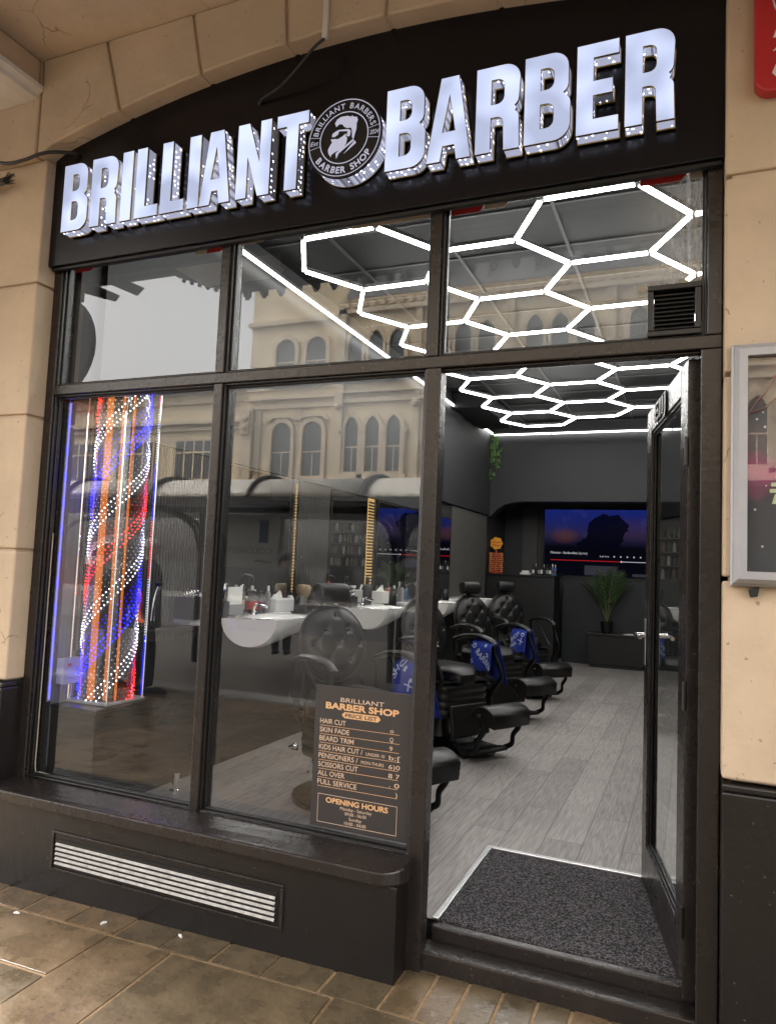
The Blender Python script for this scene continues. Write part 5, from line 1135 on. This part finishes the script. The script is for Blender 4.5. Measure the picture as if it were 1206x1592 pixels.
# ------------------------------------------------------------------ lit display pole in the left window
DX, DY, DZ, DT = -1.918, .318, .748, 2.38
pd = thing('display_plinth', 'low black plinth in the left window corner under the lit pole', 'plinth', (DX, DY, FZ)); MB().box(DX-.14, DX+.15, .10, DY+.15, FZ, DZ-.022).build('body', 'black_matte', pd, bevel=.003); MB().box(DX-.143, DX+.155, .098, DY+.153, DZ-.0215, DZ-.002).build('top', 'shelf', pd, bevel=.003)
po = thing('light_pole', 'tall clear pole of red, white and blue spiralling lights in the left window', 'barber pole', (DX, DY, DZ)); h = .128
MB().box(DX-h-.01, DX+h+.01, DY-h-.01, DY+h+.01, DZ, DZ+.014).build('base_plate', 'grey_pl', po, bevel=.003)
for sx in (-1, 1):
    for sy in (-1, 1):
        MB().tube([(DX+sx*h, DY+sy*h, DZ+.014), (DX+sx*h, DY+sy*h, DT)], .0055, 8).build('corner_rod', 'chrome', po, smooth=True)
CR = .138
mb = MB()
for a, w_ in ((-1.45, .020), (-.85, .009), (-.45, .006), (-2.3, .006)): 
    c_, s_ = math.cos(a), math.sin(a); q = .1245; mb.add([(DX+q*c_-w_*s_, DY+q*s_+w_*c_, DZ+.02), (DX+q*c_+w_*s_, DY+q*s_-w_*c_, DZ+.02), (DX+q*c_+w_*s_, DY+q*s_-w_*c_, DT), (DX+q*c_-w_*s_, DY+q*s_+w_*c_, DT)], [(0, 1, 2, 3)])
mb.build('core_reflection', 'copper_reflection', po, solid=.003)  # orange reflections drawn as glowing strips on the core
mb = MB(); mb.lathe([(.122, DZ+.015), (.122, DT)], (DX, DY, 0), 32); mb.build('hiding_core', 'black_shelf_core', po, smooth=True)  # core added to hide the lights on the far side
mb = MB(); mb.lathe([(CR*.97, DZ+.015), (CR*.97, DT)], (DX, DY, 0), 40); mb.build('clear_tube', 'acrylic', po, smooth=True)
def dot(mb, x, y, z, r_=.0026): mb.add([(x-r_, y, z), (x, y-r_, z), (x+r_, y, z), (x, y+r_, z), (x, y, z+r_), (x, y, z-r_)], [(0, 1, 4), (1, 2, 4), (2, 3, 4), (3, 0, 4), (1, 0, 5), (2, 1, 5), (3, 2, 5), (0, 3, 5)])
# six paired strands; each climbs to the right on the street side
PITCH = .94; strands = [('led_w', .1), ('led_b', -.15), ('led_w', -.40), ('led_r', -.65)]
nets = dict(led_w=MB(), led_b=MB(), led_r=MB())
for m_, ph in strands:
    mb = MB()
    for dz in (0, .062):
        k = 0; z = DZ+.02
        while z < DT:
            a = 2*PI*((z-dz-DZ)/PITCH+ph)-1.9; dot(mb, DX+CR*math.cos(a), DY+CR*math.sin(a), z, .0042 if m_ != 'led_w' else .0046); z += .0165
    struct(mb.build('light_strand', m_, po, norm=False), 'stuff')
    for dz in (.031, .10, .135, .17):
        z = DZ+.02
        while z < DT:
            a = 2*PI*((z-dz-DZ)/PITCH+ph)-1.9; dot(nets[m_], DX+CR*.98*math.cos(a), DY+CR*.98*math.sin(a), z, .0022 if 0 < dz < .06 else .0013); z += .0185
for m_, mb in nets.items(): struct(mb.build('fine_lights', m_, po, norm=False), 'stuff')
for sx, sy, ms in ((-1, -1, 'wrb'), (1, -1, 'wbr'), (1, 1, 'bwr'), (-1, 1, 'bbb')):
    mbs = dict(w=MB(), b=MB(), r=MB()); z = DZ+.03; k = 0
    while z < DT: dot(mbs[ms[int(k/22) % 3]], DX+sx*h*.97, DY+sy*h*.97-.005, z, .0017 if ms != 'bbb' else .006); z += .014; k += 1
    for c in mbs:
        if mbs[c].v: struct(mbs[c].build('rod_lights', 'led_'+c, po, norm=False), 'stuff')
bl_ = thing('blue_light_strip', 'thin vertical blue light strip in the left reveal of the window', 'strip light', (-2.06, .085, .8)); MB().box(LX+.0005, LX+.006, .078, .100, .76, 2.28).build('channel', 'grey_pl', bl_); MB().box(LX+.0062, LX+.009, .084, .0885, .77, 2.27).build('lit_strip', emit('blue_strip', (.05, .05, 1), 1.3), bl_); tag(MB().box(LX+.0003, LX+.004, .104, .245, .44, 2.29).build('glow_reveal', pbr('grey_reveal', (.16, .155, .165), .45, var=.2, vs=6, stretch=(1, 12, .2))), 'pale grey reveal panel added to catch the glow of the blue light strip', 'wall panel')  # reveal panel added so the blue glow shows on the dark wall
sb = thing('socket_box', 'white socket box on the wall left of the lit pole', 'socket', (LX+.02, .75, .9)); MB().box(LX+.0005, LX+.05, .125, .235, .84, .97).build('box', 'box_white', sb, bevel=.004); mb = MB(); mb.box(LX+.0505, LX+.056, .15, .17, .93, .945); mb.build('switch', 'red_pl', sb); mb = MB(); mb.tube(bez([(LX+.03, .2, .84), (LX+.03, .2, .78), (LX+.03, .19, .76), (LX+.035, .2, .755)]), .005); mb.build('flex', 'box_white', sb, smooth=True)

# ================================================================== ACROSS THE STREET (seen mirrored in the panes)
FYB = -24.9
def arch_pts(x, w_, z0, z1, n=8, pointed=True):
    """window outline: straight sides, pointed (or round) head"""
    sp = z1-w_*(.85 if pointed else .5)
    if pointed:
        r_ = w_*1.0; l_ = [(x+w_/2-r_+r_*math.cos(a), sp+r_*math.sin(a)*.98) for a in [math.acos(.5)*i/n for i in range(n+1)]]; rgt = l_; lft = [(2*x-p[0], p[1]) for p in reversed(l_[:-1])]
        return [(x-w_/2, z0), (x+w_/2, z0)]+rgt+lft
    return [(x-w_/2, z0), (x+w_/2, z0)]+arc(x, sp, w_/2, 0, PI, n)
def gothic_window(t, x, w_, z0, z1, yy, pointed=True, bar=True, hood=True):
    o_ = arch_pts(x, w_+.34, z0-.12, z1+.22, 8, pointed); i_ = arch_pts(x, w_, z0, z1, 8, pointed)
    k = len(o_); vs_ = [(a, yy+.16, b) for a, b in o_]+[(a, yy+.16, b) for a, b in i_]+[(a, yy-.01, b) for a, b in o_]+[(a, yy+.01, b) for a, b in i_]
    fs = []
    for i in range(k): j = (i+1) % k; fs += [(i, j, k+j, k+i), (i, 2*k+i, 2*k+j, j), (k+i, k+j, 3*k+j, 3*k+i)]
    wn = MB().add(vs_, fs).build('window', 'facade2', t)
    MB().add([(a, yy+.012, b) for a, b in i_], [tuple(range(k))]).build('pane', 'win_dark', wn)
    if bar:
        zc = z0+(z1-z0)*.45; MB().box(x-w_/2, x+w_/2, yy+.014, yy+.05, zc-.03, zc+.03).box(x-.02, x+.02, yy+.014, yy+.04, z0, zc-.031).build('sash_bar', 'facade', wn)
    if hood: MB().box(x-w_/2-.3, x+w_/2+.3, yy, yy+.22, z0-.3, z0-.13).build('window_sill', 'facade2', wn)
tb = thing('gothic_building', 'tall pale stone gothic building across the street with arched windows', 'building', (-8, -26, 0))
MB().box(-17.9, -13.0, -38, FYB, 4.7, 15.2).box(-12.9999, 14, -38, FYB+.4, 4.7, 12.9).build('wall', 'facade', tb)
MB().box(-17.9, 14, -38, FYB-.05, -.3, 4.699).build('ground_floor', 'shopfront', tb)
mb = MB()
for z, d, h in ((8.35, .14, .16), (8.75, .22, .1), (4.75, .35, .35), (9.2, .1, .1), (12.2, .2, .2), (14.9, .35, .3)):
    mb.box(-18.0, -13.0, FYB-.3, FYB+d, z, z+h)
    if z < 14: mb.box(-13.15, 14, FYB-.3, FYB+.4+d, z, z+h)
mb.box(-18.15, -17.5, FYB-.3, FYB+.25, 4.7, 8.4)
mb.build('string_course', 'facade2', tb)
mb = MB(); mb.box(-18.05, -17.6, FYB-.2, FYB+.35, 7.2, 8.3); mb.box(-13.2, -12.8, FYB-.2, FYB+.6, 4.7, 12.9)
for z in (7.9, 7.5): mb.ball((-17.8, FYB+.36, z), .16, 8)
mb.build('corbel', 'facade2', tb)
mb = MB(); mb.prism([(FYB+.45, 12.9), (FYB-1.5, 15.3), (-37, 15.3), (-37.5, 12.9)], -12.99, 14, 'x'); mb.build('mansard_roof', 'slate', tb)
mb = MB()
for k in range(14): mb.box(-12.5+1.9*k, -12.42+1.9*k, FYB-1.6, FYB+.2, 13.1, 15.2, mat=None)
mb.build('roof_ribs', 'slate', tb)
for x in (-16.0, -14.45): gothic_window(tb, x, .98, 9.6, 11.5, FYB, False); gothic_window(tb, x, .98, 5.3, 7.7, FYB, False)
for bx in (-11.4, -7.6, -3.8, 0.0, 3.8, 7.6):
    for dx in (-.95, 0, .95):
        gothic_window(tb, bx+dx, .62, 5.4, 7.75, FYB+.4, True); gothic_window(tb, bx+dx, .66, 9.5, 11.4, FYB+.4, True, False)
v2, f2 = text_mesh('I', .1)
mb = MB()
for bx in (-11.4, -7.6, -3.8, 0, 3.8):
    for k in range(11): mb.box(bx-1.2+.22*k, bx-1.08+.22*k, FYB+.4, FYB+.46, 8.48, 8.68)
mb.build('carved_frieze', 'facade2', tb)
mb = MB()
for x in (-17.3, -15.22, -13.5):
    mb.box(x-.16, x+.16, FYB, FYB+.09, 4.75, 8.3); mb.box(x-.22, x+.22, FYB, FYB+.14, 7.6, 7.75)
for x in (-16.0, -14.45):
    mb.prism([(x-.85, 7.75), (x-.6, 8.05), (x+.6, 8.05), (x+.85, 7.75), (x+.62, 7.75), (x+.5, 7.9), (x-.5, 7.9), (x-.62, 7.75)], FYB, FYB+.2)
for bx in (-13.0, -9.5, -5.7, -1.9, 1.9, 5.7):
    mb.box(bx-.14, bx+.14, FYB+.4, FYB+.55, 4.75, 12.2); mb.ball((bx, FYB+.55, 8.2), .2, 8)
for bx in (-11.4, -7.6, -3.8, 0.0, 3.8):
    for dx in (-1.45, -.48, .48, 1.45): mb.tube([(bx+dx, FYB+.5, 5.4), (bx+dx, FYB+.5, 7.0)], .05, 6); mb.box(bx+dx-.1, bx+dx+.1, FYB+.4, FYB+.6, 7.0, 7.14)
for k in range(64): mb.box(-12.9+.42*k, -12.72+.42*k, FYB+.4, FYB+.62, 12.45, 12.75)
for k in range(16): mb.box(-17.85+.3*k, -17.72+.3*k, FYB, FYB+.2, 14.6, 14.85)
mb.build('pilaster_moulding', 'facade2', tb)
lb = thing('low_building', 'lower pale stone building to the left of the gothic one across the street', 'building', (-26, -26, 0))
MB().box(-44, -18.16, -38, FYB-.4, 4.7, 9.7).build('wall', 'facade', lb); MB().box(-44, -18.16, -38, FYB-.45, -.3, 4.699).build('ground_floor', 'shopfront', lb)
mb = MB()
for z, d, h in ((9.4, .4, .3), (8.9, .15, .12), (7.9, .3, .15), (7.6, .15, .12), (4.72, .3, .3)): mb.box(-44, -18.17, FYB-.6, FYB-.4+d, z, z+h)
mb.build('cornice', 'facade2', lb)
for x in (-21, -24.6, -28.2, -31.8):
    f_ = MB().box(x-1.2, x+1.2, FYB-.5, FYB-.28, 5.2, 7.2).build('window', 'facade2', lb); MB().box(x-1.08, x+1.08, FYB-.281, FYB-.27, 5.3, 7.1).build('pane', 'win_dark', f_); mb = MB()
    for k in (-.54, 0, .54): mb.box(x+k-.04, x+k+.04, FYB-.269, FYB-.24, 5.3, 7.1)
    mb.box(x-1.08, x+1.08, FYB-.268, FYB-.238, 6.5, 6.58); mb.build('glazing_bar', 'facade', f_)
mb = MB()
for x in (-22.9, -26.4): mb.lathe([(.18, 0), (.18, .7), (.25, .75), (.2, .8)], (x, -27, 9.7), 10)
mb.build('chimney', 'facade2', lb)
# canopy lamps on the shopfronts opposite
cn = thing('shop_canopy', 'dark flat canopy with small round lamps along the shops opposite', 'canopy', (-10, -23, 4)); MB().box(-18, 10, -25.2, -21.4, 4.3, 4.5).build('canopy_slab', 'frame_dark', cn)
mb = MB()
for k in range(12): mb.lathe([(.22, 0), (.22, .03)], (-17.0+1.7*k, -22.3-.9*(k % 2), 4.26), 16)
struct(mb.build('canopy_lamps', emit('canopy_lamp', (1, .93, .8), 4), cn), 'stuff')
# bus shelter with barrel roof
bs = thing('bus_shelter', 'dark framed bus shelter with a pale barrel roof opposite the shop', 'bus shelter', (-5, -5.9, 0)); SYF, SYB = -5.35, -6.65
for x0, x1 in ((-9.3, -6.21), (-6.19, -2.91), (-2.89, .4)):
    def roof(u, v): a = PI*(.08+.84*v); return (x0+(x1-x0)*u, (SYF+SYB)/2+.68*math.cos(a), 2.36+.40*math.sin(a)-.1)
    mb = MB(); mb.grid(roof, 1, 16); mb.build('roof', 'poly', bs, smooth=True, solid=.02)
    fr = MB()
    for x in (x0, (x0+x1)/2, x1):
        fr.tube([(x, (SYF+SYB)/2+.70*math.cos(PI*(.06+.88*i/16)), 2.38+.41*math.sin(PI*(.06+.88*i/16))-.1) for i in range(17)], .028, 6)
    fr.box(x0, x1, SYF-.04, SYF+.04, 2.24, 2.32).box(x0, x1, SYB-.04, SYB+.04, 2.24, 2.32)
    for x in (x0+.05, x1-.05): fr.tube([(x, SYB, -.1), (x, SYB, 2.25)], .045, 8); fr.tube(bez([(x, SYB, 1.6), (x, SYB+.3, 2.05), (x, SYF, 2.27)]), .035, 6)
    fr.build('frame', 'frame_dark', bs)
    MB().box(x0+.1, x1-.1, SYB-.012, SYB, .9, 2.2).build('back_panel', 'glass_case', bs); MB().box(x0+.1, x1-.1, SYB-.02, SYB+.01, .45, .895).build('kick_panel', 'steel_grey', bs)
nb = thing('notice_board', 'pale notice board lettered COLCHESTER on the bus shelter', 'notice board', (-5.2, -6.5, 1.4)); MB().box(-5.95, -4.80, -6.62, -6.58, 1.40, 2.2).build('panel', 'notice', nb, bevel=.004); mb = MB()
v2, f2 = text_fit('COLCHESTER', 0, .98, 0, .085); mb.add([(-4.90-x, -6.578, 1.62+y) for x, y, q in v2], f2); mb.prism([(-5.14, 1.78), (-4.98, 1.78), (-4.98, 2.12), (-5.14, 2.12)], -6.579, -6.577); mb.prism([(-5.2, 1.50), (-4.92, 1.48), (-4.92, 1.50), (-5.2, 1.53)], -6.579, -6.577); mb.build('lettering', 'navy', nb)

# ------------------------------------------------------------------ passers-by behind the camera (seen in the glass)
def skin_body(name, V, E, m, parent, root=0, sub=2):
    me = bpy.data.meshes.new(name); me.from_pydata([v[:3] for v in V], E, []); me.materials.append(M[m])
    o = bpy.data.objects.new(name, me); COL.objects.link(o); o.parent = parent
    o.modifiers.new('skin', 'SKIN').use_smooth_shade = True
    s = o.modifiers.new('sub', 'SUBSURF'); s.levels = sub; s.render_levels = sub
    if not me.skin_vertices: me.skin_vertices.new() if hasattr(me.skin_vertices, 'new') else None
    for i, v in enumerate(V):
        r_ = v[3]; me.skin_vertices[0].data[i].radius = r_ if isinstance(r_, tuple) else (r_, r_)
    me.skin_vertices[0].data[root].use_root = True
    return o
def person(loc, rz, h, lab, coat, hair='hair', hood=False, bag=None, hold=False, stride=.12):
    """local: faces -x ... the figure looks along local +x; one skinned body, clothing as its children"""
    t = thing('person', lab, 'person', loc, rz); s = h/1.75
    V, E = [], []
    def add(x, y, z, r_, p=None): V.append((x*s, y*s, z*s, (r_[0]*s, r_[1]*s) if isinstance(r_, tuple) else r_*s)); (E.append((p, len(V)-1)) if p is not None else None); return len(V)-1
    pel = add(0, 0, .95, (.13, .10)); ab = add(0, 0, 1.12, (.125, .095), pel); chs = add(-.01, 0, 1.30, (.15, .105), ab); shl = add(-.01, 0, 1.42, (.12, .08), chs); nk = add(.0, 0, 1.50, .052, shl); jaw = add(.02, 0, 1.57, .062, nk); hd = add(.018, 0, 1.655, (.078, .092), jaw); add(.01, 0, 1.71, (.055, .068), hd)
    for sd_ in (-1, 1):
        hip = add(0, .09*sd_, .90, .088, pel); kn = add(.03+stride*sd_*.5, .095*sd_, .50, .058, hip); an = add(-.02+stride*sd_, .095*sd_, .09, .038, kn); fo = add(.10+stride*sd_, .10*sd_, .035, .036, an); add(.19+stride*sd_, .105*sd_, .025, .026, fo)
        sh = add(-.01, .175*sd_, 1.40, .06, shl)
        if hold and sd_ > 0: el = add(.05, .24, 1.15, .044, sh); wr = add(.22, .16, 1.25, .028, el); dx, dz = .06, .05
        else: el = add(-.04, .235*sd_, 1.13, .044, sh); wr = add(.04, .245*sd_, .88, .028, el); dx, dz = .02, -.07
        pm_ = add(wr and V[wr][0]/s+dx, V[wr][1]/s, V[wr][2]/s+dz, (.034, .02), wr)
        px_, py_, pz_ = [q/s for q in V[pm_][:3]]
        for k in range(4):
            off = (k-1.5)*.02; L = (.062, .075, .07, .055)[k]
            if hold and sd_ > 0: f1 = add(px_+.02, py_-.03, pz_+off, .0085, pm_); add(px_-.01, py_-.045, pz_+off, .0075, f1)
            else: f1 = add(px_+off*.9+.005, py_, pz_-L*.55, .0085, pm_); add(px_+off+.02, py_-.012*sd_, pz_-L, .007, f1)
        th = add(px_+.035, py_-.015*sd_, pz_+.0 if hold and sd_ > 0 else pz_-.01, .0095, pm_); add(px_+.045, py_-.025*sd_, pz_-.035, .008, th)
    b = skin_body('body', V, E, 'skin', t)
    # face details and ears
    mb = MB(); mb.ball((.118*s, 0, 1.635*s), .016*s, 8, sc_=(1, .8, 1.5))
    for sd_ in (-1, 1): mb.ball((.0, .088*s*sd_, 1.64*s), .022*s, 8, sc_=(.7, .35, 1.1))
    mb.build('nose_and_ears', 'skin', b, smooth=True, local=True)
    mb = MB()
    for sd_ in (-1, 1): mb.ball((.093*s, .034*s*sd_, 1.662*s), .010*s, 8)
    mb.box(.100*s, .110*s, -.022*s, .022*s, 1.587*s, 1.592*s); mb.build('eyes_and_mouth', 'coat2', b, local=True)
    mb = MB()
    def hairf(u, v):
        th = 2*PI*u; ph = PI*.5*(1.25 if hood else 1.15)*v; fr_ = max(0, math.cos(th)); k = ph*(1-.45*fr_)
        rx, ry, rz_ = (.125, .115, .125) if hood else (.104, .094, .098); return ((.008+rx*math.sin(k)*math.cos(th))*s, ry*math.sin(k)*math.sin(th)*s, (1.665+rz_*math.cos(k))*s)
    mb.grid(hairf, 28, 12); mb.build('hood' if hood else 'hair', 'coat2' if hood else hair, t, smooth=True, local=True, solid=.012)
    # coat: skirted torso and sleeves following the limbs
    def coatf(u, v):
        th = 2*PI*u; z = 1.515-.775*v; w_ = .068+.165*min(1, v*4.5)**.55+.02*max(0, v-.5); d = .066+.088*min(1, v*4)**.6+.025*max(0, v-.5); f_ = 1+.02*math.sin(7*th+3*v)
        return ((-.008+d*math.cos(th)*f_)*s, w_*math.sin(th)*f_*s, z*s)
    mb = MB(); mb.grid(coatf, 40, 18)
    for sd_ in (-1, 1):
        if hold and sd_ > 0: P = [(-.01, .15, 1.40), (.0, .22, 1.30), (.05, .245, 1.15), (.14, .20, 1.19), (.215, .165, 1.245)]
        else: P = [(-.01, .15*sd_, 1.41), (-.02, .215*sd_, 1.33), (-.04, .242*sd_, 1.13), (0, .246*sd_, 1.0), (.035, .248*sd_, .90)]
        mb.tube([tuple(c*s for c in p) for p in bez(P, 5)], [.084*s*(1-.42*i/20) for i in range(21)], 12)
    mb.build('coat', coat, t, smooth=True, local=True)
    mb = MB()
    for sd_ in (-1, 1): mb.tube([tuple(c*s for c in p) for p in bez([(0, .085*sd_, .92), (.02+stride*sd_*.25, .09*sd_, .72), (.03+stride*sd_*.5, .095*sd_, .5), (stride*sd_*.8, .095*sd_, .28), (-.02+stride*sd_, .095*sd_, .09)], 5)], [.098*s*(1-.38*i/20) for i in range(21)], 12)
    mb.build('trousers', 'trouser', t, smooth=True, local=True)
    mb = MB()
    for sd_ in (-1, 1): mb.tube([((-.06+stride*sd_)*s, .098*s*sd_, .045*s), ((.05+stride*sd_)*s, .1*s*sd_, .05*s), ((.15+stride*sd_)*s, .104*s*sd_, .035*s), ((.215+stride*sd_)*s, .106*s*sd_, .03*s)], [.045*s, .048*s, .042*s, .025*s], 10, sq=(1, .85))
    mb.build('shoes', 'coat2', t, smooth=True, local=True)
    return t
person((-5.0, -4.05, gz(-4)), R(-20), 1.78, 'grey haired man in a dark coat walking past under the arcade edge', 'coat')
t = MB(); t.lathe([(.06, -.02), (.15, 0), (.16, .2), (.15, .36), (.08, .42)], (-5.30, -3.98, .93), 16, sx=.75, sy=1); tag(t.build('rucksack', 'brown_bag', smooth=True), 'brown rucksack on the back of the grey haired man', 'rucksack')
person((-5.45, -7.9, -.05), R(-105), 1.72, 'person in a black hooded coat standing behind the bus shelter', 'coat2', hood=True, stride=.02)
person((-5.75, -4.3, gz(-4)), R(-10), 1.62, 'person in a dark coat sheltering under a clear umbrella', 'coat', hold=True)
um = thing('umbrella', 'clear dome umbrella held over a person in a dark coat', 'umbrella', (-5.5, -4.15, 1.1)); ux, uy = -5.53, -4.18
mb = MB(); mb.grid(lambda u, v: (ux+.44*math.sin(PI*.5*v)*math.cos(2*PI*u), uy+.44*math.sin(PI*.5*v)*math.sin(2*PI*u), 1.38+.40*math.cos(PI*.5*v)), 32, 10); mb.build('canopy', 'umb', um, smooth=True)
mb = MB(); mb.tube([(ux, uy, 1.08), (ux, uy, 1.82)], .006, 6)
for k in range(8): mb.tube([(ux+.443*math.sin(PI*.5*i/8)*math.cos(PI*k/4), uy+.443*math.sin(PI*.5*i/8)*math.sin(PI*k/4), 1.38+.402*math.cos(PI*.5*i/8)) for i in range(9)], .003, 4)
mb.build('ribs', 'white', um)
